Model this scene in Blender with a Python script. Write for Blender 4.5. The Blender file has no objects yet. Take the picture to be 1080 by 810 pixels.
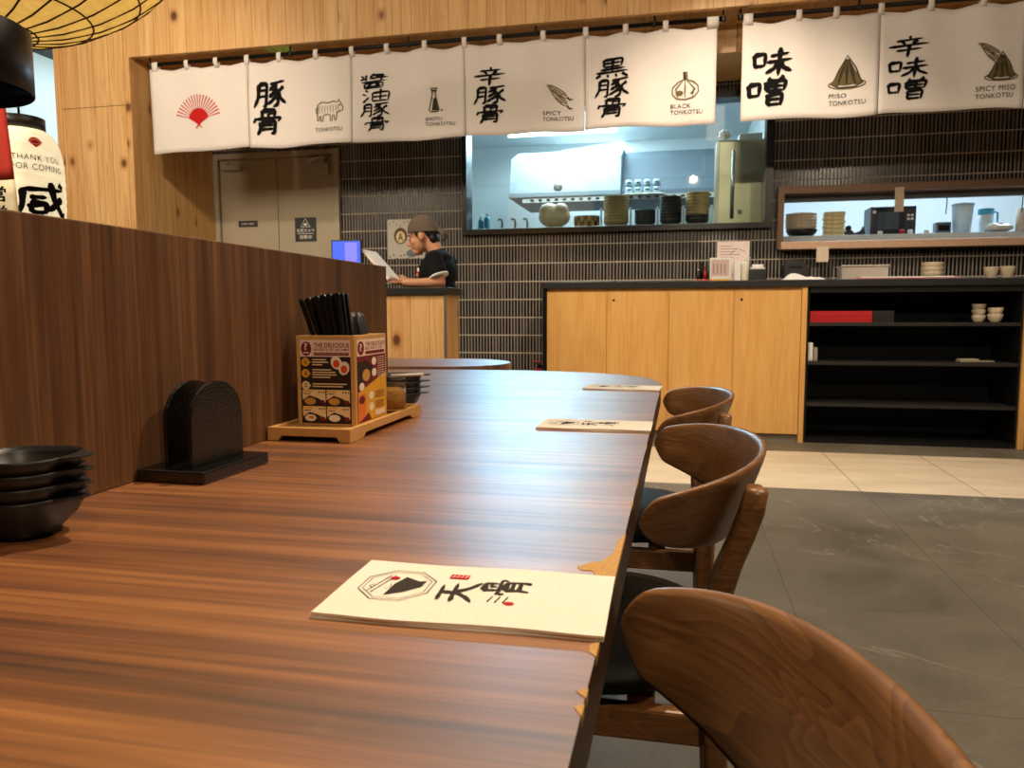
import bpy, bmesh, math, random
from mathutils import Vector, Matrix
random.seed(7)
PI = math.pi
sc = bpy.context.scene
COL = sc.collection

# ------------------------------------------------------------------ materials
def srgb(r, g, b):
    f = lambda c: (c/255/12.92) if c/255 <= .04045 else ((c/255+.055)/1.055)**2.4
    return (f(r), f(g), f(b), 1)

class NT:
    """small node-tree writer"""
    def __init__(s, name):
        s.m = bpy.data.materials.new(name); s.m.use_nodes = True
        s.t = s.m.node_tree; s.n = s.t.nodes; s.l = s.t.links
        s.b = s.n['Principled BSDF']; s.out = s.n['Material Output']
    def node(s, k, **kw):
        n = s.n.new(k)
        for a, v in kw.items(): setattr(n, a, v)
        return n
    def put(s, sock, v):
        if hasattr(v, 'is_output'): s.l.new(v, sock)
        else: sock.default_value = v
    def math(s, op, a, b=0.0, c=None):
        n = s.node('ShaderNodeMath', operation=op); s.put(n.inputs[0], a); s.put(n.inputs[1], b)
        if c is not None: s.put(n.inputs[2], c)
        return n.outputs[0]
    def pos(s, kind='world'):
        if kind == 'world': v = s.node('ShaderNodeNewGeometry').outputs['Position']
        else: v = s.node('ShaderNodeTexCoord').outputs['Object']
        x = s.node('ShaderNodeSeparateXYZ'); s.l.new(v, x.inputs[0])
        return x.outputs[0], x.outputs[1], x.outputs[2]
    def vec(s, x, y, z):
        n = s.node('ShaderNodeCombineXYZ')
        for i, v in enumerate((x, y, z)): s.put(n.inputs[i], v)
        return n.outputs[0]
    def noise(s, v, scale=1, detail=4, rough=.55, dist=0):
        n = s.node('ShaderNodeTexNoise'); s.l.new(v, n.inputs['Vector'])
        n.inputs['Scale'].default_value = scale; n.inputs['Detail'].default_value = detail
        n.inputs['Roughness'].default_value = rough; n.inputs['Distortion'].default_value = dist
        return n.outputs[0]
    def voro(s, v, scale=1, rand=1.0):
        n = s.node('ShaderNodeTexVoronoi'); s.l.new(v, n.inputs['Vector']); n.inputs['Scale'].default_value = scale
        n.inputs['Randomness'].default_value = rand
        return n.outputs['Distance']
    def white(s, v):
        n = s.node('ShaderNodeTexWhiteNoise', noise_dimensions='3D'); s.l.new(v, n.inputs['Vector'])
        return n.outputs[0]
    def ramp(s, f, stops):
        n = s.node('ShaderNodeValToRGB'); s.l.new(f, n.inputs[0]); r = n.color_ramp
        while len(r.elements) < len(stops): r.elements.new(.5)
        for e, (p, c) in zip(r.elements, stops): e.position = p; e.color = c
        return n.outputs[0]
    def mix(s, f, a, b, mode='MIX'):
        n = s.node('ShaderNodeMix', data_type='RGBA', blend_type=mode)
        s.put(n.inputs[0], f); s.put(n.inputs[6], a); s.put(n.inputs[7], b)
        return n.outputs[2]
    def maprange(s, v, a, b, c=0., d=1.):
        n = s.node('ShaderNodeMapRange'); s.put(n.inputs[0], v)
        for i, q in enumerate((a, b, c, d)): n.inputs[i+1].default_value = q
        return n.outputs[0]
    def bump(s, h, strength=.3, dist=.001):
        n = s.node('ShaderNodeBump'); s.l.new(h, n.inputs['Height'])
        n.inputs['Strength'].default_value = strength; n.inputs['Distance'].default_value = dist
        s.l.new(n.outputs[0], s.b.inputs['Normal'])
    def set(s, col=None, rough=None, metal=None, spec=None, **kw):
        if col is not None: s.put(s.b.inputs['Base Color'], col)
        if rough is not None: s.put(s.b.inputs['Roughness'], rough)
        if metal is not None: s.put(s.b.inputs['Metallic'], metal)
        if spec is not None: s.put(s.b.inputs['Specular IOR Level'], spec)
        for k, v in kw.items(): s.put(s.b.inputs[k.replace('_', ' ')], v)
        return s.m

MATS = {}
def M(name, rgb=None, rough=.5, metal=0, spec=.5, var=.06, vs=40, bump=0):
    """plain material with a little procedural variation"""
    if name in MATS: return MATS[name]
    t = NT(name); x, y, z = t.pos('object'); n = t.noise(t.vec(x, y, z), vs, 3)
    c = srgb(*rgb)
    lo = tuple(v*(1-var) for v in c[:3])+(1,); hi = tuple(min(1, v*(1+var)) for v in c[:3])+(1,)
    t.set(t.ramp(n, [(.3, lo), (.7, hi)]), rough, metal, spec)
    if bump: t.bump(n, bump, .002)
    MATS[name] = t.m
    return t.m

def emit(name, rgb, strength):
    t = NT(name); c = srgb(*rgb)
    t.set(c, .5, Emission_Color=c, Emission_Strength=strength); MATS[name] = t.m
    return t.m

def pine(name, axis='h', w=.14, shade=1.0):
    t = NT(name); x, y, z = t.pos()
    u = t.math('ADD', x, y); v = z
    if axis == 'soffit': u, v = x, y
    q = t.math('DIVIDE', u, w); pid = t.math('FLOOR', q); fr = t.math('FRACT', q)
    rnd = t.white(t.vec(pid, 3.1, .7))
    off = t.math('MULTIPLY', rnd, 9.)
    vv = t.math('ADD', v, off)
    g = t.noise(t.vec(t.math('MULTIPLY', u, 42.), t.math('MULTIPLY', vv, 1.6), t.math('MULTIPLY', pid, 3.3)), 1, 5, .6, 1.2)
    broad = t.noise(t.vec(t.math('MULTIPLY', u, 9.), t.math('MULTIPLY', vv, .7), pid), 1, 2, .5, .6)
    S = lambda r, gg, b: tuple(c*shade for c in srgb(r, gg, b)[:3])+(1,)
    base = t.ramp(g, [(.25, S(184, 134, 82)), (.5, S(217, 171, 112)), (.75, S(232, 194, 138))])
    base = t.mix(t.maprange(rnd, 0, 1, 0, .45), base, S(196, 140, 82))
    base = t.mix(t.maprange(broad, .55, .72, 0, .45), base, S(236, 200, 142))
    # knots, one or two to a board
    kv = t.vec(t.math('MULTIPLY', fr, .55), t.math('MULTIPLY', vv, 3.0), t.math('MULTIPLY', pid, 5.))
    kd = t.voro(kv, 1.)
    kd = t.math('ADD', kd, t.math('MULTIPLY', g, .04))
    base = t.mix(t.maprange(kd, .24, .13, 0, .5), base, S(160, 96, 44))
    base = t.mix(t.maprange(kd, .15, .09, 0, .9), base, S(92, 48, 22))
    edge = t.math('LESS_THAN', fr, .028)
    base = t.mix(t.math('MULTIPLY', edge, .7), base, S(92, 58, 28))
    t.set(base, .42, 0, .4)
    t.bump(t.math('SUBTRACT', g, t.math('MULTIPLY', edge, 3.)), .25, .001)
    MATS[name] = t.m
    return t.m

def mosaic():
    t = NT('kit_kat_mosaic'); x, y, z = t.pos(); p = .0275; h = .154
    qx = t.math('DIVIDE', x, p); qz = t.math('DIVIDE', t.math('ADD', z, .008), h)
    gx = t.math('LESS_THAN', t.math('FRACT', qx), .34); gz = t.math('LESS_THAN', t.math('FRACT', qz), .055)
    grout = t.math('MAXIMUM', gx, gz)
    r = t.white(t.vec(t.math('FLOOR', qx), t.math('FLOOR', qz), 0.))
    tile = t.ramp(r, [(0, srgb(18, 16, 15)), (.7, srgb(36, 32, 30)), (1, srgb(70, 62, 58))])
    gr = t.mix(gz, srgb(142, 134, 126), srgb(186, 174, 158))
    t.set(t.mix(grout, tile, gr), t.mix(grout, (.22, .22, .22, 1), (.85, .85, .85, 1)), 0, .45)
    t.bump(t.math('ADD', t.math('SUBTRACT', 1., grout), t.math('MULTIPLY', r, .5)), .5, .002)
    return t.m

def table_wood():
    t = NT('striped_teak_laminate'); x, y, z = t.pos()
    n1 = t.noise(t.vec(t.math('MULTIPLY', x, 1.1), t.math('MULTIPLY', y, 36.), z), 1, 6, .62, .35)
    n2 = t.noise(t.vec(t.math('MULTIPLY', x, 2.4), t.math('MULTIPLY', y, 130.), z), 1, 4, .6, .2)
    n3 = t.noise(t.vec(t.math('MULTIPLY', x, .5), t.math('MULTIPLY', y, 7.), z), 1, 2)
    f = t.math('ADD', t.math('ADD', t.math('MULTIPLY', n1, .45), t.math('MULTIPLY', n2, .33)), t.math('MULTIPLY', n3, .22))
    c = t.ramp(f, [(.36, srgb(70, 38, 19)), (.46, srgb(116, 67, 32)), (.54, srgb(148, 90, 44)), (.64, srgb(180, 118, 62))])
    # worn, rubbed patches in the lacquer
    w = t.noise(t.vec(t.math('MULTIPLY', x, 7.), t.math('MULTIPLY', y, 7.), 0.), 1, 6, .7)
    c = t.mix(t.maprange(w, .62, .78, 0, .4), c, srgb(196, 150, 110))
    t.set(c, t.maprange(w, .3, .7, .34, .46), 0, .8, Coat_Weight=.7, Coat_Roughness=.42, Coat_IOR=1.7)
    t.bump(n2, .12, .0006)
    return t.m

def panel_wood(name='dark_teak_laminate'):
    t = NT(name); x, y, z = t.pos(); u = t.math('ADD', x, y)
    n1 = t.noise(t.vec(t.math('MULTIPLY', u, 34.), t.math('MULTIPLY', z, 1.1), 0.), 1, 6, .62, .3)
    n2 = t.noise(t.vec(t.math('MULTIPLY', u, 190.), t.math('MULTIPLY', z, 3.), 2.), 1, 3, .6)
    f = t.math('ADD', t.math('MULTIPLY', n1, .7), t.math('MULTIPLY', n2, .3))
    c = t.ramp(f, [(.36, srgb(66, 42, 27)), (.5, srgb(98, 66, 43)), (.64, srgb(128, 90, 61))])
    t.set(c, .42, 0, .4); t.bump(n2, .1, .0005)
    return t.m

def walnut():
    t = NT('oiled_walnut_ply'); x, y, z = t.pos('object')
    d = t.noise(t.vec(t.math('MULTIPLY', x, 5.), t.math('MULTIPLY', y, 5.), t.math('MULTIPLY', z, 14.)), 1, 2, .5, .8)
    rings = t.math('FRACT', t.math('MULTIPLY', d, 13.))
    n = t.noise(t.vec(t.math('MULTIPLY', x, 9.), t.math('MULTIPLY', y, 9.), t.math('MULTIPLY', z, 260.)), 1, 4, .65)
    f = t.math('ADD', t.math('MULTIPLY', rings, .26), t.math('MULTIPLY', n, .74))
    c = t.ramp(f, [(.15, srgb(92, 60, 34)), (.5, srgb(136, 92, 54)), (.85, srgb(166, 118, 74))])
    t.set(c, .34, 0, .5); t.bump(n, .15, .0006)
    return t.m

def oak_laminate():
    t = NT('honey_oak_laminate'); x, y, z = t.pos(); u = t.math('ADD', x, y)
    n = t.noise(t.vec(t.math('MULTIPLY', u, 60.), t.math('MULTIPLY', z, 3.), 0.), 1, 5, .6, .6)
    b = t.noise(t.vec(t.math('MULTIPLY', u, 8.), t.math('MULTIPLY', z, 1.2), 0.), 1, 2)
    f = t.math('ADD', t.math('MULTIPLY', n, .6), t.math('MULTIPLY', b, .4))
    t.set(t.ramp(f, [(.3, srgb(198, 144, 76)), (.5, srgb(214, 162, 92)), (.7, srgb(224, 176, 108))]), .45, 0, .35)
    return t.m

def floor_mat():
    t = NT('stone_floor_tiles'); x, y, z = t.pos()
    v = t.vec(x, y, 0.)
    n = t.noise(v, 2.2, 6, .6, .6); fine = t.noise(v, 60, 4, .7)
    rid = t.math('ABSOLUTE', t.math('SUBTRACT', t.noise(t.vec(t.math('ADD', t.math('MULTIPLY', x, .9), t.math('MULTIPLY', y, .5)), t.math('MULTIPLY', y, .8), 4.), 1.1, 5, .55, .8), .5))
    vein = t.maprange(rid, 0, .006, .55, 0)
    dark = t.ramp(t.math('ADD', t.math('MULTIPLY', n, .7), t.math('MULTIPLY', fine, .3)), [(.28, srgb(84, 77, 66)), (.72, srgb(126, 117, 102))])
    dark = t.mix(t.math('MULTIPLY', vein, .9), dark, srgb(156, 148, 134))
    jx = t.math('LESS_THAN', t.math('FRACT', t.math('DIVIDE', t.math('ADD', x, 20*.6 - .98), .6)), .006)
    jy = t.math('LESS_THAN', t.math('FRACT', t.math('DIVIDE', t.math('ADD', y, 20*1.2 - 4.36), 1.2)), .003)
    dark = t.mix(t.math('MULTIPLY', t.math('MAXIMUM', jx, jy), .6), dark, srgb(52, 48, 44))
    cream = t.ramp(t.noise(t.vec(t.math('MULTIPLY', x, 1.2), t.math('MULTIPLY', y, 4.), 0.), 1.5, 5), [(.3, srgb(200, 182, 156)), (.7, srgb(222, 206, 182))])
    jx2 = t.math('LESS_THAN', t.math('FRACT', t.math('DIVIDE', t.math('ADD', x, 20*.61 - .972), .61)), .012)
    jy2 = t.math('LESS_THAN', t.math('FRACT', t.math('DIVIDE', t.math('ADD', y, 20*.58 - 4.36), .58)), .009)
    cream = t.mix(t.math('MULTIPLY', jx2, .75), cream, srgb(120, 104, 86))
    cream = t.mix(t.math('MULTIPLY', jy2, .25), cream, srgb(130, 114, 96))
    inside = t.math('MULTIPLY', t.math('GREATER_THAN', y, 4.36), t.math('LESS_THAN', y, 5.525))
    t.set(t.mix(inside, dark, cream), t.maprange(n, .3, .7, .5, .62), 0, .3)
    t.bump(fine, .08, .0008)
    return t.m

def thin_glass(name='window_glass', tint=(235, 245, 245)):
    t = NT(name)
    tr = t.node('ShaderNodeBsdfTransparent'); tr.inputs[0].default_value = srgb(*tint)
    gl = t.node('ShaderNodeBsdfGlossy'); gl.inputs['Roughness'].default_value = .02
    lw = t.node('ShaderNodeLayerWeight'); lw.inputs[0].default_value = .35
    fr = t.math('ADD', t.math('MULTIPLY', t.math('POWER', lw.outputs['Facing'], 3.), .6), .045)
    mx = t.node('ShaderNodeMixShader'); t.l.new(fr, mx.inputs[0]); t.l.new(tr.outputs[0], mx.inputs[1]); t.l.new(gl.outputs[0], mx.inputs[2])
    t.l.new(mx.outputs[0], t.out.inputs[0]); MATS[name] = t.m
    return t.m

def washi(name, rgb, strength):
    t = NT(name); x, y, z = t.pos('object')
    n = t.noise(t.vec(t.math('MULTIPLY', x, 14.), t.math('MULTIPLY', y, 14.), t.math('MULTIPLY', z, 60.)), 1, 5, .7, .5)
    c = srgb(*rgb); lo = tuple(v*.72 for v in c[:3])+(1,)
    col = t.ramp(n, [(.3, lo), (.65, c)])
    t.set(col, .8, 0, .1, Emission_Color=col, Emission_Strength=strength)
    return t.m

TABLE = table_wood(); PANEL = panel_wood(); WALNUT = walnut(); OAK = oak_laminate(); MOSAIC = mosaic(); FLOORM = floor_mat()
PINE = pine('knotty_pine_boards'); PINE_S = pine('knotty_pine_soffit', 'soffit'); PINE_C = pine('clear_pine_boards', 'h', .125, 1.06)
GLASS = thin_glass()
BLACKG = M('gloss_black_lacquer', (16, 15, 15), .22, 0, .6)
BLACKM = M('matt_black_melamine', (30, 28, 27), .42)
BLACKT = M('hammered_black_enamel', (8, 8, 8), .24, 0, .8, .1, 260, .35)
BLACKIN = M('black_board', (13, 12, 12), .6, 0, .25)
BLACKTOP = M('black_worktop', (20, 19, 19), .45)
STEEL = M('brushed_steel', (190, 186, 180), .3, .9, .5, .08, 12)
STEELW = M('warm_steel', (206, 182, 152), .3, .7, .5, .1, 5)
LEATHER = M('black_leatherette', (12, 12, 12), .55, 0, .15, .1, 200, .1)
BAMBOO = M('bamboo_wood', (206, 158, 96), .45, 0, .4, .1, 30)
CHIP = M('bare_chipboard', (196, 152, 92), .8, 0, .2, .15, 300)
CLOTH = M('cream_canvas', (226, 217, 211), .9, 0, .1, .03, 120, .05)
INK = M('black_ink', (18, 16, 16), .8, 0, .1)
SEPIA = M('sepia_ink', (104, 92, 60), .8, 0, .1)
SEPIAD = M('dark_sepia_ink', (62, 54, 38), .8, 0, .1)
REDI = M('red_ink', (190, 34, 34), .8, 0, .1)
GREYI = M('soft_black_ink', (62, 56, 50), .85, 0, .1)
PAPER = M('napkin_paper', (244, 236, 222), .95, 0, .1, .03, 300, .25)
WHITE = M('white_paper', (236, 230, 224), .8, 0, .2)
WHITEP = M('white_plastic', (228, 226, 220), .45)
CERAM = M('cream_ceramic', (206, 190, 162), .4, 0, .5, .1)
BEIGE = M('beige_stoneware', (196, 160, 108), .45, 0, .5, .12, 20)
DARKCER = M('dark_stoneware', (44, 40, 40), .4, 0, .5, .15)
DOORP = M('greige_door_paint', (176, 164, 142), .5, 0, .3, .03, 6)
TEALW = M('pale_teal_paint', (196, 216, 218), .8, 0, .2, .02, 3)
KITW = M('kitchen_white_panel', (216, 224, 226), .5, 0, .3, .02, 3)
CEILM = M('ceiling_paint', (96, 98, 100), .9, 0, .1, .03, 3)
BEIGEW = M('beige_plaster', (180, 150, 116), .9, 0, .1)
DARKMET = M('black_metal', (22, 20, 19), .4, .6)
REDP = M('red_lacquer', (176, 30, 34), .35)
YELLOW = M('yellow_print', (226, 168, 44), .55)
MAROON = M('maroon_print', (112, 22, 32), .55)
PINKP = M('pale_pink_print', (238, 208, 190), .55)
DARKP = M('dark_print', (38, 20, 20), .55)
CREAMP = M('cream_print', (236, 210, 160), .55)
EGGW = M('egg_white_print', (240, 228, 206), .55)
YOLK = M('yolk_print', (222, 84, 34), .55)
ORANGEP = M('orange_print', (224, 120, 50), .55)
GOLDP = M('gold_print', (206, 150, 70), .55)
GREEN = M('green_plastic', (60, 100, 70), .4)
BLUE = M('blue_plastic', (70, 170, 200), .4)
PINK = M('pink_plastic', (235, 60, 150), .4)
CLEAR = thin_glass('clear_plastic', (226, 236, 240))
SKIN = M('skin', (196, 142, 108), .55, 0, .35, .04)
HAIR = M('black_hair', (20, 17, 16), .5, 0, .4, .2, 200)
TEE = M('black_cotton', (20, 20, 23), .9, 0, .15, .08, 200, .1)
CAPM = M('grey_brown_cotton', (98, 86, 76), .9, 0, .15, .1, 150, .1)

# ------------------------------------------------------------------ mesh helpers
class MB:
    """collects shapes that become ONE mesh object"""
    def __init__(s): s.v = []; s.f = []; s.mi = []; s.sm = []; s.mats = []
    def idx(s, m):
        if m not in s.mats: s.mats.append(m)
        return s.mats.index(m)
    def add(s, vs, fs, m, smooth=False):
        o = len(s.v); s.v += [tuple(p) for p in vs]; k = s.idx(m)
        for f in fs: s.f.append(tuple(i+o for i in f)); s.mi.append(k); s.sm.append(smooth)
        return s
    def box(s, x0, x1, y0, y1, z0, z1, m, bev=0.0):
        bm = bmesh.new(); bmesh.ops.create_cube(bm, size=1)
        for v in bm.verts: v.co = Vector(((x0+x1)/2+v.co.x*(x1-x0), (y0+y1)/2+v.co.y*(y1-y0), (z0+z1)/2+v.co.z*(z1-z0)))
        if bev: bmesh.ops.bevel(bm, geom=bm.edges[:], offset=bev, segments=2, profile=.5, affect='EDGES')
        return s.bm(bm, m)
    def bm(s, bm, m, smooth=False, mat=None):
        bm.verts.index_update()
        s.add([(mat @ v.co if mat else v.co) for v in bm.verts], [[v.index for v in f.verts] for f in bm.faces], m, smooth); bm.free(); return s
    def lathe(s, prof, c, m, n=32, smooth=True, sx=1, sy=1, power=2.0):
        vs = []; fs = []
        for r, z in prof:
            for i in range(n):
                a = 2*PI*i/n; ca, sa = math.cos(a), math.sin(a)
                if power != 2.0:
                    k = (abs(ca)**power+abs(sa)**power)**(-1/power); ca *= k; sa *= k
                vs.append((c[0]+r*ca*sx, c[1]+r*sa*sy, c[2]+z))
        for j in range(len(prof)-1):
            for i in range(n):
                a, b = j*n+i, j*n+(i+1) % n
                fs.append((a, b, b+n, a+n))
        if prof[0][0] > 1e-6: fs.append(tuple(reversed(range(n))))
        if prof[-1][0] > 1e-6: fs.append(tuple(range((len(prof)-1)*n, len(prof)*n)))
        return s.add(vs, fs, m, smooth)
    def tube(s, pts, r, m, n=10, cap=True, smooth=True):
        pts = [Vector(p) for p in pts]; rs = r if isinstance(r, (list, tuple)) else [r]*len(pts)
        vs = []; fs = []; up = Vector((0, 0, 1))
        for i, p in enumerate(pts):
            d = (pts[min(i+1, len(pts)-1)]-pts[max(i-1, 0)]).normalized()
            if i == 0:
                a = d.cross(up)
                if a.length < .01: a = d.cross(Vector((1, 0, 0)))
            else: a = a-d*a.dot(d)
            a.normalize(); b = d.cross(a)
            for k in range(n):
                t = 2*PI*k/n; vs.append(p+(a*math.cos(t)+b*math.sin(t))*rs[i])
        for i in range(len(pts)-1):
            for k in range(n):
                q = i*n+k; w = i*n+(k+1) % n; fs.append((q, w, w+n, q+n))
        if cap: fs.append(tuple(reversed(range(n)))); fs.append(tuple(range((len(pts)-1)*n, len(pts)*n)))
        return s.add(vs, fs, m, smooth)
    def prism(s, poly, f0, f1, m, bev=0.0):
        """poly: 2D points; f0/f1: map a 2D point to the near and far 3D face"""
        n = len(poly); bm = bmesh.new()
        a = [bm.verts.new(f0(p)) for p in poly]; b = [bm.verts.new(f1(p)) for p in poly]
        bm.faces.new(a); bm.faces.new(list(reversed(b)))
        for i in range(n): bm.faces.new((a[(i+1) % n], a[i], b[i], b[(i+1) % n]))
        bmesh.ops.recalc_face_normals(bm, faces=bm.faces[:])
        if bev:
            es = [e for e in bm.edges if e.calc_face_angle(0) > .6]
            bmesh.ops.bevel(bm, geom=es, offset=bev, segments=2, profile=.5, affect='EDGES')
        return s.bm(bm, m)
    def ell(s, c, r, m, n=20, k=12):
        pr = [(max(1e-7, math.sin(PI*i/k)), -math.cos(PI*i/k)) for i in range(k+1)]
        vs = []; fs = []
        for rr, z in pr:
            for i in range(n): vs.append((c[0]+r[0]*rr*math.cos(2*PI*i/n), c[1]+r[1]*rr*math.sin(2*PI*i/n), c[2]+r[2]*z))
        for j in range(k):
            for i in range(n):
                a, b = j*n+i, j*n+(i+1) % n; fs.append((a, b, b+n, a+n))
        return s.add(vs, fs, m, True)
    def build(s, name, parent=None, loc=(0, 0, 0), rot=(0, 0, 0), merge=False):
        me = bpy.data.meshes.new(name); me.from_pydata(s.v, [], s.f)
        for m in s.mats: me.materials.append(m)
        me.polygons.foreach_set('material_index', s.mi); me.polygons.foreach_set('use_smooth', s.sm)
        me.update()
        if merge:
            bm = bmesh.new(); bm.from_mesh(me); bmesh.ops.remove_doubles(bm, verts=bm.verts[:], dist=1e-5)
            bmesh.ops.recalc_face_normals(bm, faces=bm.faces[:]); bm.to_mesh(me); bm.free()
        o = bpy.data.objects.new(name, me); COL.objects.link(o)
        o.location = loc; o.rotation_euler = rot
        if parent: o.parent = parent
        return o

def tag(o, label, cat, group=None, kind=None):
    o['label'] = label; o['category'] = cat
    if group: o['group'] = group
    if kind: o['kind'] = kind
    return o
def thing(name, label, cat, loc=(0, 0, 0), rz=0, group=None):
    o = bpy.data.objects.new(name, None); COL.objects.link(o); o.empty_display_size = .05
    o.location = loc; o.rotation_euler = (0, 0, rz)
    return tag(o, label, cat, group)
def struct(o, label=None):
    o['kind'] = 'structure'
    if label: o['label'] = label
    return o
def dup(root, loc, rz=0, label=None, rot=None):
    r = root.copy(); COL.objects.link(r); r.location = loc; r.rotation_euler = rot or (0, 0, rz)
    if label: r['label'] = label
    for ch in list(root.children):
        c = ch.copy(); COL.objects.link(c); c.parent = r
        for g in list(ch.children):
            d = g.copy(); COL.objects.link(d); d.parent = c
    return r

# flat print: 2D shapes laid on a surface through a mapping f(u, v, lift)
_tc = {}
def text_mesh(s, bold=0.0, space=1.0):
    k = (s, bold, space)
    if k in _tc: return _tc[k]
    cu = bpy.data.curves.new('txt', 'FONT'); cu.body = s; cu.size = 1; cu.offset = bold; cu.resolution_u = 3
    cu.space_character = space; cu.align_x = 'CENTER'; cu.space_line = .95
    ob = bpy.data.objects.new('txt', cu); COL.objects.link(ob)
    dg = bpy.context.evaluated_depsgraph_get(); me = bpy.data.meshes.new_from_object(ob.evaluated_get(dg))
    vs = [(v.co.x, v.co.y) for v in me.vertices]; fs = [tuple(p.vertices) for p in me.polygons]
    bpy.data.objects.remove(ob); bpy.data.curves.remove(cu); bpy.data.meshes.remove(me)
    if vs:
        x0 = min(v[0] for v in vs); x1 = max(v[0] for v in vs); y0 = min(v[1] for v in vs); y1 = max(v[1] for v in vs)
    else: x0 = y0 = 0; x1 = y1 = 1
    _tc[k] = ([((v[0]-x0)/max(x1-x0, 1e-6), (v[1]-y0)/max(y1-y0, 1e-6)) for v in vs], fs)
    return _tc[k]
class Print:
    def __init__(s, f): s.f = f; s.mb = MB(); s.k = 0
    def poly(s, pts, m, lift=None):
        s.k += 1; l = .0004+s.k*.00002 if lift is None else lift
        n = len(pts)
        area = sum(pts[i][0]*pts[(i+1) % n][1]-pts[(i+1) % n][0]*pts[i][1] for i in range(n))
        if area < 0: pts = pts[::-1]
        s.mb.add([s.f(u, v, l) for u, v in pts], [tuple(range(n))], m); return s
    def rect(s, u0, v0, u1, v1, m): return s.poly([(u0, v0), (u1, v0), (u1, v1), (u0, v1)], m)
    def rrect(s, u0, v0, u1, v1, r, m):
        p = []
        for cx, cy, a in ((u1-r, v0+r, -90), (u1-r, v1-r, 0), (u0+r, v1-r, 90), (u0+r, v0+r, 180)):
            for i in range(5): t = math.radians(a+i*22.5); p.append((cx+r*math.cos(t), cy+r*math.sin(t)))
        return s.poly(p, m)
    def disc(s, c, r, m, ry=None, n=24, a0=0, a1=360, rot=0):
        ry = ry or r; cr, sr = math.cos(rot), math.sin(rot); p = []
        for i in range(n if a1-a0 == 360 else n+1):
            t = math.radians(a0+(a1-a0)*i/n); x, y = r*math.cos(t), ry*math.sin(t); p.append((c[0]+x*cr-y*sr, c[1]+x*sr+y*cr))
        return s.poly(p, m)
    def line(s, pts, w, m, closed=False):
        s.k += 1; l = .0004+s.k*.00002
        pts = list(pts); n = len(pts); ws = w if isinstance(w, (list, tuple)) else [w]*n
        L = []; R = []
        for i in range(n):
            a = pts[(i-1) % n] if (closed or i) else pts[i]; b = pts[(i+1) % n] if (closed or i < n-1) else pts[i]
            dx, dy = b[0]-a[0], b[1]-a[1]; q = math.hypot(dx, dy) or 1; nx, ny = -dy/q*ws[i]/2, dx/q*ws[i]/2
            L.append((pts[i][0]+nx, pts[i][1]+ny)); R.append((pts[i][0]-nx, pts[i][1]-ny))
        vs = [s.f(u, v, l) for u, v in R+L]; fs = []
        for i in range(n if closed else n-1): j = (i+1) % n; fs.append((i, j, n+j, n+i))
        s.mb.add(vs, fs, m); return s
    def text(s, t, u0, v0, u1, v1, m, bold=0.0, space=1.0, tilt=0.0, shear=0.0, f2=None):
        """fit the text into the box; tilt lifts its right side, shear leans it"""
        s.k += 1; l = .0004+s.k*.00002
        vs, fs = text_mesh(t, bold, space); out = []
        for x, y in vs:
            a, b = (f2(x, y) if f2 else (x, y))
            out.append(s.f(u0+(u1-u0)*a+shear*(b-.5), v0+(v1-v0)*b+tilt*(a-.5), l))
        s.mb.add(out, fs, m); return s
    def build(s, name, parent=None, loc=(0, 0, 0)): return s.mb.build(name, parent, loc)

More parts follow.
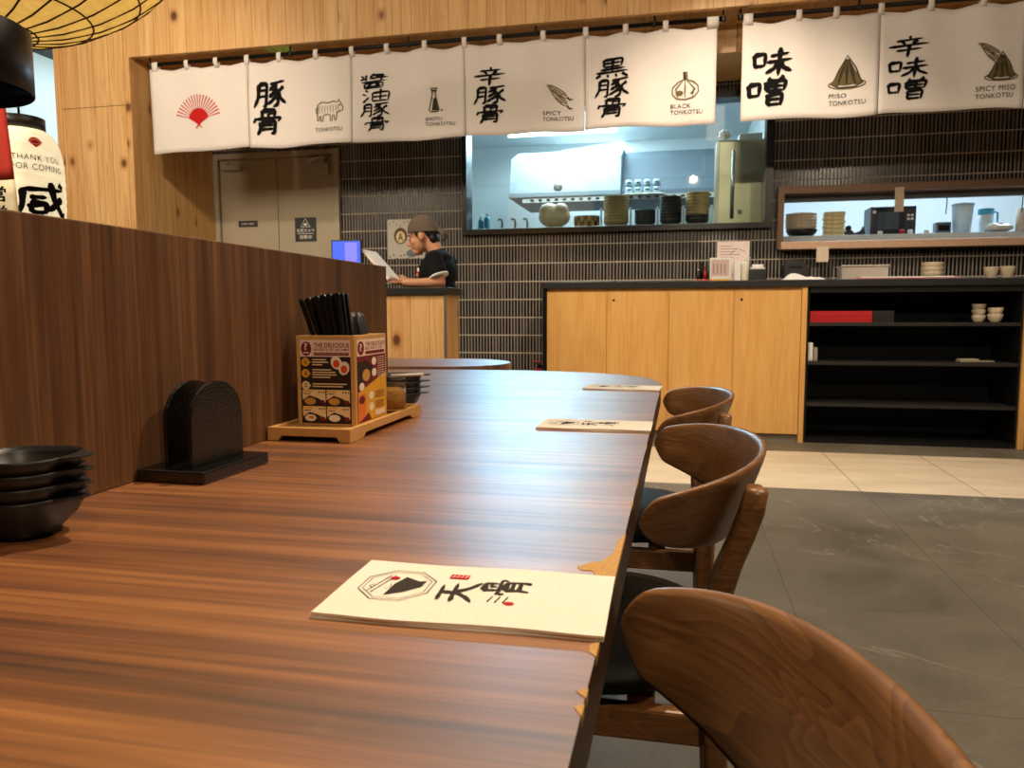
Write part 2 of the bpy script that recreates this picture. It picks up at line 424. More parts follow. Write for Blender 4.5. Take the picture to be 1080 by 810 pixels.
# brush-written characters as strokes in a unit box
BR = {
 '骨': [[(.30, .97), (.31, .68)], [(.30, .95), (.70, .97), (.68, .68)], [(.50, .84), (.50, .70)], [(.50, .83), (.66, .83)], [(.13, .68), (.06, .48)], [(.12, .63), (.92, .66), (.80, .50)], [(.29, .52), (.28, .22), (.20, .0)], [(.29, .52), (.73, .53), (.72, .06), (.60, .05)], [(.30, .37), (.70, .38)], [(.30, .22), (.70, .23)]],
 '豚': [[(.13, .94), (.13, .40), (.02, .02)], [(.13, .92), (.38, .95), (.38, .08), (.28, .06)], [(.14, .68), (.36, .70)], [(.14, .44), (.36, .46)], [(.48, .90), (.98, .97)], [(.72, .90), (.46, .66)], [(.60, .78), (.78, .50), (.76, .10), (.60, .02)], [(.68, .62), (.46, .40)], [(.74, .44), (.42, .12)], [(.94, .76), (.78, .58)], [(.76, .56), (.86, .30), (1.04, .10)]],
 '油': [[(.08, .94), (.20, .82)], [(.0, .66), (.14, .56)], [(.04, .04), (.24, .42)], [(.36, .72), (.37, .06)], [(.36, .70), (.96, .76), (.92, .06)], [(.65, .98), (.65, .10)], [(.38, .40), (.92, .43)], [(.36, .10), (.92, .12)]],
 '醤': [[(.22, 1.), (.22, .56)], [(.04, .94), (.14, .82)], [(.02, .64), (.2, .76)], [(.52, 1.02), (.36, .82)], [(.50, .92), (.88, .95), (.46, .66)], [(.34, .72), (1., .78)], [(.76, .84), (.76, .56)], [(.06, .47), (.96, .53)], [(.18, .36), (.18, .0)], [(.18, .36), (.84, .39), (.82, .0)], [(.42, .50), (.40, .26), (.28, .18)], [(.60, .50), (.60, .24), (.74, .24)], [(.22, .13), (.8, .15)], [(.18, .01), (.82, .03)]],
 '辛': [[(.5, 1.02), (.52, .86)], [(.18, .80), (.84, .85)], [(.32, .76), (.42, .62)], [(.70, .80), (.58, .60)], [(.0, .53), (1., .60)], [(.20, .32), (.84, .37)], [(.52, .58), (.50, -.04)]],
 '黒': [[(.22, .97), (.24, .56)], [(.22, .95), (.80, .98), (.76, .56)], [(.24, .76), (.76, .78)], [(.24, .58), (.76, .59)], [(.5, .96), (.5, .30)], [(.14, .43), (.88, .47)], [(.02, .27), (.98, .31)], [(.16, .18), (.02, .0)], [(.36, .17), (.40, .02)], [(.60, .17), (.67, .02)], [(.80, .19), (1., -.02)]],
 '味': [[(.04, .80), (.08, .30)], [(.04, .78), (.34, .82), (.32, .34)], [(.08, .37), (.32, .38)], [(.46, .72), (.94, .78)], [(.38, .50), (1.02, .56)], [(.71, 1.), (.70, -.02)], [(.69, .52), (.58, .26), (.36, .10)], [(.72, .52), (.82, .28), (1.04, .12)]],
 '噌': [[(.0, .78), (.05, .28)], [(.0, .76), (.30, .80), (.28, .32)], [(.05, .36), (.28, .37)], [(.50, 1.), (.58, .88)], [(.90, 1.04), (.78, .88)], [(.46, .85), (.47, .50)], [(.46, .84), (.97, .88), (.92, .50)], [(.70, .86), (.70, .50)], [(.48, .67), (.92, .69)], [(.46, .51), (.93, .53)], [(.53, .40), (.53, -.02)], [(.53, .39), (.90, .41), (.87, -.04)], [(.55, .20), (.86, .21)], [(.53, .01), (.86, .03)]],
 '天': [[(.12, .86), (.88, .92)], [(.02, .52), (.98, .60)], [(.52, .90), (.46, .50), (.24, .20), (.0, .02)], [(.50, .54), (.70, .22), (1.02, .0)]],
 '感': [[(.18, .86), (.16, .50), (.0, .22)], [(.18, .84), (.96, .88)], [(.28, .68), (.58, .70)], [(.28, .56), (.32, .36)], [(.28, .55), (.58, .57), (.55, .36)], [(.31, .38), (.56, .39)], [(.66, 1.02), (.74, .62), (.96, .32), (1.0, .44)], [(.92, .72), (.60, .42)], [(.84, 1.), (.96, .92)], [(.14, .24), (.06, .04)], [(.30, .26), (.34, .04), (.70, .01), (.74, .14)], [(.48, .29), (.55, .16)], [(.82, .27), (.96, .08)]],
}
def brush_char(P, ch, tr, wd, m, seed=1):
    """one brush-written character; tr maps the unit box to the surface, wd is the brush width in its units"""
    g = random.Random(seed*31+ord(ch))
    for st in BR[ch]:
        pts = []; K = len(st)
        dense = []
        for i in range(K-1):
            p1 = st[i]; p2 = st[i+1]
            for j in range(7):
                t = j/7
                dense.append((p1[0]+(p2[0]-p1[0])*t, p1[1]+(p2[1]-p1[1])*t))
        dense.append(st[-1])
        for _ in range(2):
            dense = [dense[0]]+[((dense[i-1][0]+2*dense[i][0]+dense[i+1][0])/4, (dense[i-1][1]+2*dense[i][1]+dense[i+1][1])/4) for i in range(1, len(dense)-1)]+[dense[-1]]
        dx, dy = st[-1][0]-st[0][0], st[-1][1]-st[0][1]; ln = math.hypot(dx, dy)
        base = wd*(.78 if abs(dx) > abs(dy)*1.6 else 1.12)*(.8 if ln < .22 else 1)*g.uniform(.9, 1.12)
        n = len(dense); ws = []
        for i in range(n):
            t = i/(n-1); w = base*(1.30-.62*math.sin(PI*t)**.7-(.1 if K > 2 else 0)*t)
            if t < .12: w *= .35+.65*(t/.12)**.6
            if t > .72: w *= .12+.88*((1-t)/.28)**.8
            ws.append(w)
        P.line([tr(*q) for q in dense], ws, m)
# ------------------------------------------------------------------ camera
cam = bpy.data.cameras.new('camera'); co = bpy.data.objects.new('camera', cam); COL.objects.link(co)
cam.sensor_width = 36; cam.lens = 806/1080*36; cam.clip_start = .02; cam.clip_end = 60
F = 806.
d = Vector(((716.7-540)/F, -(327.5-405)/F, -1)).normalized()
zz = Vector((math.sin(.0177), math.cos(.0177), 0)); zz = (zz-d*zz.dot(d)).normalized(); xx = d.cross(zz)
R = Matrix((xx, d, zz))
co.matrix_world = Matrix.Translation((0, 0, .975)) @ R.to_4x4()
cam.dof.use_dof = True; cam.dof.focus_distance = 1.15; cam.dof.aperture_fstop = 14
sc.camera = co

# ------------------------------------------------------------------ setting
WY = 6.5     # face of the mosaic wall
struct(MB().box(-9, 6.2, -3, 9.6, -.1, 0, FLOORM).build('floor'), 'dark stone floor tiles with a band of cream tiles before the counter')
struct(MB().box(-9, 6.2, -3, 5.42, 3.6, 3.7, CEILM).box(-9, -4.9, 5.42, 9.6, 3.6, 3.7, CEILM).build('ceiling'), 'dark grey ceiling beyond the pine column')
struct(MB().box(-6.55, -6.44, -3, 9.6, 0, 3.6, TEALW).build('wall_left'), 'bright pale teal wall beyond the lanterns')
struct(MB().box(6.0, 6.1, -3, 6.7, 0, 3.6, BEIGEW).build('wall_right'))
struct(MB().box(-6.44, 6.0, -3.1, -3, 0, 3.6, BEIGEW).build('wall_rear'))
# kitchen window opening x -1.80..0.645 z 1.672..2.62 ; pass opening x 0.79..3.3 z 1.50..1.885 ; door x -4.25..-3.0 z 0..2.39
wb = MB()
Y0, Y1 = WY, WY+.12
wb.box(-4.25, -2.99, Y0, Y1, 2.42, 3.0, MOSAIC)
wb.box(-2.99, -1.83, Y0, Y1, 0, 3.0, MOSAIC)
wb.box(-1.83, .67, Y0, Y1, 0, 1.645, MOSAIC); wb.box(-1.83, .67, Y0, Y1, 2.66, 3.0, MOSAIC)
wb.box(.67, .77, Y0, Y1, 0, 3.0, MOSAIC)
wb.box(.77, 3.3, Y0, Y1, 0, 1.46, MOSAIC); wb.box(.77, 3.3, Y0, Y1, 1.915, 3.0, MOSAIC)
wb.box(3.3, 6.0, Y0, Y1, 0, 3.0, MOSAIC)
struct(wb.build('wall_back'), 'wall of slim dark stacked mosaic tiles with pale grout')
struct(MB().box(-4.25, 6.0, 5.42, 5.47, 2.962, 3.7, PINE).build('wall_fascia'), 'knotty pine board fascia above the hanging banners')
struct(MB().box(-4.25, 6.0, 5.47, 5.8, 2.985, 3.02, PINE_S).build('ceiling_soffit'), 'pine soffit under the fascia')
struct(MB().box(-4.25, 6.0, 5.8, 6.5, 2.79, 3.3, PINE).build('wall_bulkhead'), 'pine bulkhead behind the banners')
struct(MB().box(-4.88, -4.25, 5.42, 6.5, 0, 3.6, PINE).box(-4.88, -4.249, 5.418, 5.42, 2.600, 2.604, M('dark_seam', (90, 58, 30), .8)).build('wall_column'), 'knotty pine boarded column beside the service door')
struct(MB().box(-4.935, -4.88, 5.41, 6.5, 0, 3.6, PINE_C).build('trim_1'), 'pale pine corner trim of the column')
# service door
dr = MB()
dr.box(-4.235, -4.19, 6.47, 6.56, 0, 2.42, DOORP).box(-3.04, -2.99, 6.46, 6.56, 0, 2.42, DOORP).box(-4.19, -3.04, 6.47, 6.56, 2.37, 2.42, DOORP)
door = struct(dr.build('door_1'), 'greige double service door behind the divider')
MB().box(-4.185, -3.612, 6.50, 6.545, .01, 2.365, DOORP, .003).build('door_leaf', door)
MB().box(-3.606, -3.045, 6.50, 6.545, .01, 2.365, DOORP, .003).build('door_leaf', door)
c1 = MB().box(-3.30, -3.11, 6.44, 6.50, 2.29, 2.345, STEEL, .004).box(-3.25, -3.09, 6.47, 6.5, 2.2, 2.30, DOORP, .003)
c1.tube([(-3.24, 6.44, 2.29), (-3.2, 6.36, 2.31), (-3.08, 6.45, 2.37)], .01, STEEL)
c1.build('door_closer', door)
MB().box(-4.14, -3.95, 6.44, 6.5, 2.27, 2.32, DOORP, .004).tube([(-4.08, 6.45, 2.32), (-4.0, 6.36, 2.33), (-3.9, 6.45, 2.36)], .01, DOORP).build('door_closer', door)

# kitchen picture window: black frame and pane
w1 = MB()
w1.box(-1.845, -1.80, 6.44, 6.62, 1.628, 2.69, BLACKG).box(.645, .70, 6.44, 6.62, 1.628, 2.69, BLACKG)
w1.box(-1.80, .645, 6.44, 6.62, 1.628, 1.672, BLACKG).box(-1.80, .645, 6.44, 6.62, 2.65, 2.69, BLACKG)
win1 = struct(w1.build('window_1'), 'black framed window into the bright kitchen')
MB().box(-1.80, .645, 6.52, 6.528, 1.672, 2.65, GLASS).build('pane', win1)
# service hatch: brown frame
PF = M('brown_metal_frame', (120, 92, 70), .4, .3)
w2 = MB()
w2.box(.745, .79, 6.43, 6.63, 1.455, 1.94, PF).box(.79, 3.3, 6.43, 6.63, 1.885, 1.94, PF).box(3.3, 3.35, 6.43, 6.63, 1.455, 1.94, PF)
win2 = struct(w2.build('window_2'), 'brown framed service hatch in the mosaic wall')
MB().box(.80, 3.3, 6.56, 6.6, 1.835, 1.885, M('hatch_shutter_box', (84, 88, 92), .5)).build('window_head', win2)
MB().box(.765, 3.3, 6.34, 6.64, 1.445, 1.505, M('beige_sill', (196, 160, 132), .4), .006).build('window_sill', win2)

# kitchen shell
struct(MB().box(-4.2, 6, 9.4, 9.5, 0, 3, KITW).build('wall_kitchen_back'))
struct(MB().box(-3.0, -2.9, 6.62, 9.4, 0, 3, KITW).build('wall_kitchen_left'))
struct(MB().box(5.9, 6, 6.62, 9.4, 0, 3, KITW).build('wall_kitchen_right'))
struct(MB().box(-3.0, 6, 6.62, 9.5, 2.98, 3.05, KITW).build('ceiling_kitchen'))
struct(MB().box(.72, .80, 7.2, 9.4, 0, 2.98, KITW).build('wall_kitchen_partition'))

# ------------------------------------------------------------------ table, divider, chairs
ctr, hw, ty0, ty1, endb = -.73, .68, -.45, 2.30, .54
out = [(ctr-hw, ty0), (ctr+hw, ty0)]
for i in range(33):
    a = PI*i/32; c, s_ = math.cos(a), math.sin(a)
    out.append((ctr+hw*math.copysign(abs(c)**(2/2.6), c), ty1+endb*abs(s_)**(2/2.6)))
EDGE = M('dark_table_edge', (60, 36, 22), .4)
tb = thing('dining_table', 'long striped teak table with rounded far end and chipped edge', 'table', (ctr, 1.1, 0))
L = lambda p: (p[0]-ctr, p[1]-1.1)
top = MB()
top.prism(out, lambda p: (*L(p), .75), lambda p: (*L(p), .748), TABLE)
top.prism(out, lambda p: (*L(p), .748), lambda p: (*L(p), .70), EDGE)
top.build('tabletop', tb)
def chip(pts):
    MB().prism(pts, lambda p: (*L(p), .7505), lambda p: (*L(p), .744), CHIP).build('chipped_edge', tb)['label'] = 'pale bare board where the table edge is chipped'
chip([(-.084, .652), (-.074, .667), (-.064, .672), (-.056, .70), (-.055, .735), (-.0493, .765), (-.0493, .63), (-.066, .634), (-.07, .645), (-.08, .645)])
chip([(-.0493, .505), (-.055, .497), (-.055, .486), (-.0493, .480)]); chip([(-.0493, .437), (-.056, .432), (-.0493, .425)])
chip([(-.0493, .418), (-.055, .414), (-.0493, .404)]); chip([(-.0493, 1.01), (-.053, 1.005), (-.0493, .985)])
chip([(-.0493, 1.29), (-.052, 1.28), (-.0493, 1.25)]); chip([(-.0493, .90), (-.0525, .89), (-.0493, .875)])
for yy in (.0, 2.0):
    MB().box(-.30, .30, yy-1.1-.03, yy-1.1+.03, 0, .70, EDGE, .004).build('leg', tb)

dv = MB().box(-.745, -.705, -.40, 1.785, .75, 1.085, PANEL, .002)
tag(dv.build('divider_panel'), 'dark teak privacy panel standing along the middle of the table', 'divider')

def super_arc(a, dpt, n=48, lo=-90, hi=90, off=0.0):
    r = []
    for i in range(n+1):
        t = math.radians(lo+(hi-lo)*i/n); r.append(((dpt+off)*math.cos(t), (a+off)*math.sin(t), t))
    return r
def make_chair(label):
    t = thing('dining_chair', label, 'chair', (0, 0, 0), 0, 'walnut dining chairs along the table')
    a, dp, th = .31, .18, .014
    bm = MB(); prof = 16; vs = []; fs = []
    qs = [-90+.25*i*i for i in range(7)]+[-80+160*i/60 for i in range(61)]+[90-.25*i*i for i in range(6, -1, -1)]
    n = len(qs)-1
    for q in qs:
        tt = math.radians(q); c = max(math.cos(tt), 0)
        arc = .18*math.radians(90-abs(q)); taper = math.sqrt(max(.0004, 1-(1-min(1, arc/.028))**2))
        mid = .699; hh_t = (.021+.042*c**.55)*taper; hh_b = (.021+.044*c**.6)*taper
        nx, ny = math.cos(tt)/dp, math.sin(tt)/a; l = math.hypot(nx, ny); nx /= l; ny /= l
        px, py = dp*math.cos(tt), a*math.sin(tt)
        for k in range(prof):
            w = 2*PI*k/prof; cx, sx = math.cos(w), math.sin(w)
            e = math.copysign(abs(cx)**.5, cx)*th/2*max(taper, .3); hgt = math.copysign(abs(sx)**.4, sx)
            z = mid+(hgt*hh_t if hgt > 0 else hgt*hh_b)
            e += .004+.36*(z-mid-hh_t)*taper
            vs.append((px+nx*e, py+ny*e, z))
    for i in range(n):
        for k in range(prof):
            p, q = i*prof+k, i*prof+(k+1) % prof; fs.append((p, p+prof, q+prof, q))
    fs.append(tuple(range(prof))); fs.append(tuple(reversed(range(n*prof, (n+1)*prof))))
    bm.add(vs, fs, WALNUT, True); bm.build('backrest', t)
    for s_ in (-1, 1):
        # rear leg: a flat paddle against the back of the band, kinked, then a straight leg
        bx, by = .130, .227*s_; o = .0
        secs = [(bx+.022, by, .735, .010, .018), (bx+.024, by, .729, .015, .023), (bx+.018, by, .70, .017, .025), (bx+.006, by, .665, .017, .026), (bx-.010, by, .625, .018, .026), (bx-.022, by, .585, .019, .025), (bx-.026, by, .50, .019, .023), (bx-.024, by, .40, .018, .021), (bx-.012, by*1.02, .0, .013, .014)]
        vs = []; fs = []; n2 = 16
        for (x, y, z, rx, ry) in secs:
            for k in range(n2):
                w = 2*PI*k/n2; cx, sx = math.cos(w), math.sin(w)
                vs.append((x+math.copysign(abs(cx)**.6, cx)*rx, y+math.copysign(abs(sx)**.6, sx)*ry, z))
        for i in range(len(secs)-1):
            for k in range(n2):
                p, q = i*n2+k, i*n2+(k+1) % n2; fs.append((p, p+n2, q+n2, q))
        fs.append(tuple(range(n2))); fs.append(tuple(reversed(range((len(secs)-1)*n2, len(secs)*n2))))
        MB().add(vs, fs, WALNUT, True).build('leg', t)
    for s_ in (-1, 1):
        MB().tube([(-.30, s_*.20, .40), (-.315, s_*.21, 0)], [.019, .013], WALNUT, 14).build('leg', t)
    fr = MB()
    for s_ in (-1, 1): fr.box(-.30, .115, s_*.205-.013, s_*.205+.013, .345, .395, WALNUT, .005)
    fr.box(-.31, -.285, -.20, .20, .345, .395, WALNUT, .005).box(.09, .115, -.20, .20, .345, .395, WALNUT, .005)
    fr.box(-.02, .02, -.20, .20, .36, .407, WALNUT, .004)
    fr.build('seat_frame', t)
    st = MB(); st.lathe([(.18, .407), (.215, .410), (.232, .420), (.236, .434), (.226, .447), (.19, .452), (.1, .449), (.001, .446)], (-.105, 0, 0), LEATHER, 48, True, .92, 1.02, 2.5)
    st.build('seat', t)['label'] = 'black leatherette seat pad'
    return t
chair = make_chair('nearest walnut barrel-back chair, beside the closest paper napkin')
chair.location = (-.046, .345, 0)
dup(chair, (-.047, 1.30, 0), 0, 'middle walnut chair, beside the second paper napkin')
dup(chair, (-.045, 2.06, 0), 0, 'farthest walnut chair, at the rounded far end of the table')

# the other table beyond
t2 = thing('dining_table', 'second brown table with rounded corner beyond the long table', 'table', (-1.38, 3.25, 0))
o2 = []
for cx, cy, a0 in ((-.98+.0, 3.24, -90), (-.98, 3.24, 0), (-1.75, 3.24, 90), (-1.75, 3.24, 180)):
    for i in range(9):
        a = math.radians(a0+i*11.25); o2.append((cx+.26*math.cos(a)+1.38, cy+.26*math.sin(a)-3.25))
MB().prism(o2, lambda p: (*p, .75), lambda p: (*p, .705), TABLE, .002).build('tabletop', t2)
MB().box(-.04, .04, -.04, .04, .02, .705, EDGE, .004).build('leg', t2)
MB().box(-.3, .3, -.2, .2, 0, .02, EDGE, .004).build('base', t2)

# ------------------------------------------------------------------ napkins
def octagon(c, r, rx=1.0): return [(c[0]+r*math.cos(PI/8+i*PI/4)*rx, c[1]+r*math.sin(PI/8+i*PI/4)) for i in range(8)]
def make_napkin(label, loc, rz):
    t = thing('paper_napkin', label, 'napkin', loc, rz, 'printed paper napkins on the table')
    w, h = .215, .121
    nb = MB(); nx, ny = 16, 9
    for layer in range(3):
        z0 = layer*.0014; g = random.Random(layer+3)
        vs = []; fs = []
        sh = [g.uniform(-.0012, .0012) for _ in range(4)]
        for zz_ in (z0+.0013, z0):
            for j in range(ny+1):
                for i in range(nx+1):
                    u, v = i/nx, j/ny; wob = .0006*math.sin(u*9+layer)+.0005*math.sin(v*7+layer*2)
                    vs.append((-w/2+w*u+sh[0]*(1-u)+sh[1]*u, -h/2+h*v+sh[2]*(1-v)+wob*1.5, zz_+(wob*.4+.0007 if layer == 2 and zz_ > z0 else 0)))
        N = (nx+1)*(ny+1)
        for j in range(ny):
            for i in range(nx):
                a = j*(nx+1)+i; fs.append((a, a+1, a+nx+2, a+nx+1)); fs.append((N+a+nx+1, N+a+nx+2, N+a+1, N+a))
        ring = [i for i in range(nx+1)]+[j*(nx+1)+nx for j in range(1, ny+1)]+[ny*(nx+1)+i for i in range(nx-1, -1, -1)]+[j*(nx+1) for j in range(ny-1, 0, -1)]
        for k in range(len(ring)): p, q = ring[k], ring[(k+1) % len(ring)]; fs.append((p, N+p, N+q, q))
        nb.add(vs, fs, PAPER, False)
    nb.build('folded_sheet', t)
    # print: 'up' of the design points away from the diner (to -x)
    P = Print(lambda u, v, l: (u, v, .0052+l*.4))
    c = (-.063, .005)
    for r, wd in ((.0345, .0009), (.0305, .0006)):
        P.line(octagon(c, r, .9), wd, GREYI, True)
    P.poly([(c[0]-.004, c[1]-.023), (c[0]+.010, c[1]-.013), (c[0]+.020, c[1]-.001), (c[0]+.021, c[1]+.012), (c[0]+.015, c[1]+.010), (c[0]+.002, c[1]+.018), (c[0]-.003, c[1]+.002)], GREYI)
    P.line([(c[0]-.020, c[1]-.018), (c[0]-.012, c[1]+.020)], .0009, GREYI); P.line([(c[0]-.016, c[1]-.019), (c[0]-.008, c[1]+.020)], .0009, GREYI)
    P.line([(c[0]-.018, c[1]-.010), (c[0]-.022, c[1]-.006), (c[0]-.018, c[1]-.002)], .0008, GREYI)
    P.line([(c[0]-.008, c[1]-.01), (c[0]-.004, c[1]-.006), (c[0]-.006, c[1]+.002)], .0006, GREYI)
    P.disc((c[0]-.007, c[1]+.014), .0042, REDI, .0035)
    P.rect(-.026, .027, -.010, .036, REDI)
    for i in range(4): P.line([(-.024+i*.0036, .0292), (-.0225+i*.0036, .0338)], .0009, PAPER)
    # columns read towards the diner: character right = +v, character up = -u
    for ch, u0, u1, v0, v1 in (('天', -.028, .004, -.024, .016), ('骨', .006, .044, -.006, .032)):
        brush_char(P, ch, lambda x, y: (u0+(u1-u0)*(1-y), v0+(v1-v0)*x+.12*(u1-u0)*(1-y)), .0062, GREYI, 2)
    for i in range(3): P.line([(.016+i*.006, -.018), (.018+i*.006, -.006)], .0011, GREYI)
    P.disc((.033, -.0185), .0042, REDI, .003)
    P.build('printed_logo', t)
    return t
nap = make_napkin('nearest folded cream napkin, lying beside the chipped table edge', (-.1555, .562, .75), .02)
dup(nap, (-.156, 1.478, .75), .0, 'second folded cream napkin, lying before the middle chair')
dup(nap, (-.156, 2.222, .75), -.06, 'farthest folded cream napkin, near the rounded table end')

# ------------------------------------------------------------------ black tab-handled bowls, two stacks
def make_bowl(label, loc, rz, grp):
    t = thing('tab_bowl', label, 'bowl', loc, rz, grp)
    b = MB(); b.lathe([(.001, .006), (.026, .006), (.026, .0), (.0290, .0), (.0295, .006), (.0430, .020), (.0505, .036), (.0525, .042), (.0505, .0425), (.0480, .036), (.0402, .021), (.026, .010), (.001, .0095)], (0, 0, 0), BLACKM, 56, True, 1, 1, 2.7)
    b.build('body', t)
    h = MB(); P = [(.0512, .020), (.062, .016), (.0735, .006), (.0745, 0), (.0735, -.006), (.062, -.016), (.0512, -.020)]
    h.prism(P, lambda p: (p[0], p[1], .0424+(p[0]-.051)*.04), lambda p: (p[0], p[1], .0404+(p[0]-.051)*.04), BLACKM, .0006)
    h.build('tab_handle', t)
    return t
names = ['lowest', 'second from the bottom', 'third from the bottom', 'topmost']
b0 = make_bowl('lowest black bowl of the near stack against the divider panel', (0, 0, 0), 0, 'bowls in the near stack')
for k, nm in enumerate(names):
    lab = nm+' black bowl of the near stack against the divider panel'
    loc = (-.648+.0006*k, .640-.001*k, .75+k*.0135); rz = .02+.05*k
    if k == 0: b0.location = loc; b0.rotation_euler = (0, 0, rz)
    else: dup(b0, loc, rz, lab)
for k, nm in enumerate(names):
    o = dup(b0, (-.625+.001*k, 1.638-.001*k, .75+k*.0135), .05+.03*k, nm+' black bowl of the small stack behind the glass jar')
    o['group'] = 'bowls in the stack behind the jar'

# ------------------------------------------------------------------ black napkin holder
nh = thing('napkin_holder', 'hammered black napkin holder with two arched plates, beside the divider', 'napkin holder', (-.650, .948, .75), -.03)
MB().box(-.052, .052, -.077, .077, 0, .017, BLACKT, .003).build('base', nh)
arch = [(-.058, .017), (.058, .017), (.058, .078)]
for i in range(1, 16):
    a = PI*i/16; arch.append((.058*math.cos(a), .078+.052*math.sin(a)))
arch.append((-.058, .078))
for xo in (-.022, .016):
    MB().prism(arch, lambda p: (xo, p[0], p[1]), lambda p: (xo+.006, p[0], p[1]), BLACKT, .001).build('arched_plate', nh)

# ------------------------------------------------------------------ bamboo tray, box, chopsticks, spoons, jar
ty = thing('bamboo_tray', 'pale bamboo tray with cut-out feet under the menu box', 'tray', (-.632, 1.41, .75))
fr = MB()
X0, X1, TY0, TY1 = -.071, .085, -.205, .165
def foot_side(n0, n1, mapf0, mapf1, h0=.0, h1=.024):
    w = n1-n0
    p = [(n0, h0), (n0+w*.13, h0), (n0+w*.17, h0+.009), (n1-w*.17, h0+.009), (n1-w*.13, h0), (n1, h0), (n1, h1), (n0, h1)]
    fr.prism(p, mapf0, mapf1, BAMBOO, .001)
foot_side(X0, X1, lambda p: (p[0], TY0, p[1]), lambda p: (p[0], TY0+.010, p[1]))
foot_side(X0, X1, lambda p: (p[0], TY1-.010, p[1]), lambda p: (p[0], TY1, p[1]))
foot_side(TY0+.010, TY1-.010, lambda p: (X1-.010, p[0], p[1]), lambda p: (X1, p[0], p[1]))
foot_side(TY0+.010, TY1-.010, lambda p: (X0, p[0], p[1]), lambda p: (X0+.010, p[0], p[1]))
fr.build('rim', ty)
MB().box(X0+.010, X1-.010, TY0+.010, TY1-.010, .011, .0175, BAMBOO).build('base', ty)
BZ = .75+.0180
BX0, BX1, BY0, BY1, BH = -.682, -.568, 1.278, 1.428, .164
bxo = thing('menu_box', 'open bamboo cutlery box with printed menu panels, holding black chopsticks', 'cutlery box', ((BX0+BX1)/2, (BY0+BY1)/2, BZ))
hx, hy, tk = (BX1-BX0)/2, (BY1-BY0)/2, .009
bb = MB(); bb.box(-hx, hx, -hy, -hy+tk, 0, BH, BAMBOO, .001).box(-hx, hx, hy-tk, hy, 0, BH, BAMBOO, .001)
bb.box(-hx, -hx+tk, -hy+tk, hy-tk, 0, BH, BAMBOO, .001).box(hx-tk, hx, -hy+tk, hy-tk, 0, BH, BAMBOO, .001).box(-hx+tk, hx-tk, -hy+tk, hy-tk, 0, .006, BAMBOO)
bb.build('box_body', bxo)
def menu_front(P, W, H):
    """printed panel drawn on a W x H field"""
    P.rect(0, 0, W, H, PINKP); P.rect(0, 0, W, H*.80, DARKP)
    P.disc((W*.12, H*.895), W*.105, MAROON, H*.085); P.text('?', W*.075, H*.88, W*.15, H*.965, PINKP, .03)
    P.rect(W*.06, H*.84, W*.17, H*.855, PINKP)
    P.text('THE DELICIOUS', W*.27, H*.91, W*.98, H*.965, MAROON, .02); P.text('SECRETS OF AJITAMA', W*.27, H*.862, W*.98, H*.90, MAROON, .01)
    P.rrect(W*.27, H*.815, W*.97, H*.85, H*.015, MAROON); P.text('JAPANESE SEASONED EGG', W*.30, H*.824, W*.93, H*.842, PINKP)
    for i, (ch, y, m) in enumerate((('Q', .735, YELLOW), ('A', .60, YELLOW), ('Q', .455, CREAMP))):
        P.disc((W*.10, H*y), W*.082, m, H*.052); P.poly([(W*.16, H*(y+.02)), (W*.21, H*y), (W*.16, H*(y-.02))], m)
        P.text(ch, W*.07, H*(y-.026), W*.13, H*(y+.026), DARKP, .02)
    for y, xe in ((.765, .52), (.735, .56), (.705, .44), (.645, .62), (.615, .70), (.585, .72), (.555, .60), (.475, .92), (.445, .84)):
        P.rect(W*.235, H*(y-.007), W*xe, H*(y+.007), CREAMP)
    for cx, cy, rt in ((.72, .73, .5), (.87, .665, -.3)):
        P.disc((W*cx, H*cy), W*.105, EGGW, H*.082, rot=rt); P.disc((W*cx, H*(cy-.012)), W*.065, YOLK, H*.047)
    for i in range(2):
        for j in range(2):
            x0, y0 = W*(.03+.485*i), H*(.02+.20*(1-j)); x1, y1 = x0+W*.46, y0+H*.185
            P.rect(x0, y0, x1, y1, CREAMP); P.rect(x0, y1-H*.03, x0+W*.20, y1-H*.012, YELLOW)
            P.rect(x0+W*.02, y1-H*.055, x0+W*.16, y1-H*.045, DARKP)
            P.poly([(x0, y0), (x1, y0), (x1, y0+H*.03), (x0+W*.30, y0+H*.085), (x0+W*.14, y0+H*.115), (x0, y0+H*.06)], DARKP)
            P.disc((x0+W*.15, y0+H*.045), W*.115, GOLDP if j == 0 else EGGW, H*.042)
            if j == 1 and i == 0: P.disc((x0+W*.17, y0+H*.05), W*.05, ORANGEP, H*.018)
            P.disc((x1-W*.06, y0+H*.035), W*.05, MAROON, H*.028)
            for q in range(3): P.rect(x1-W*(.14-.05*q), y1-H*.04, x1-W*(.115-.05*q), y1-H*.02, DARKP)
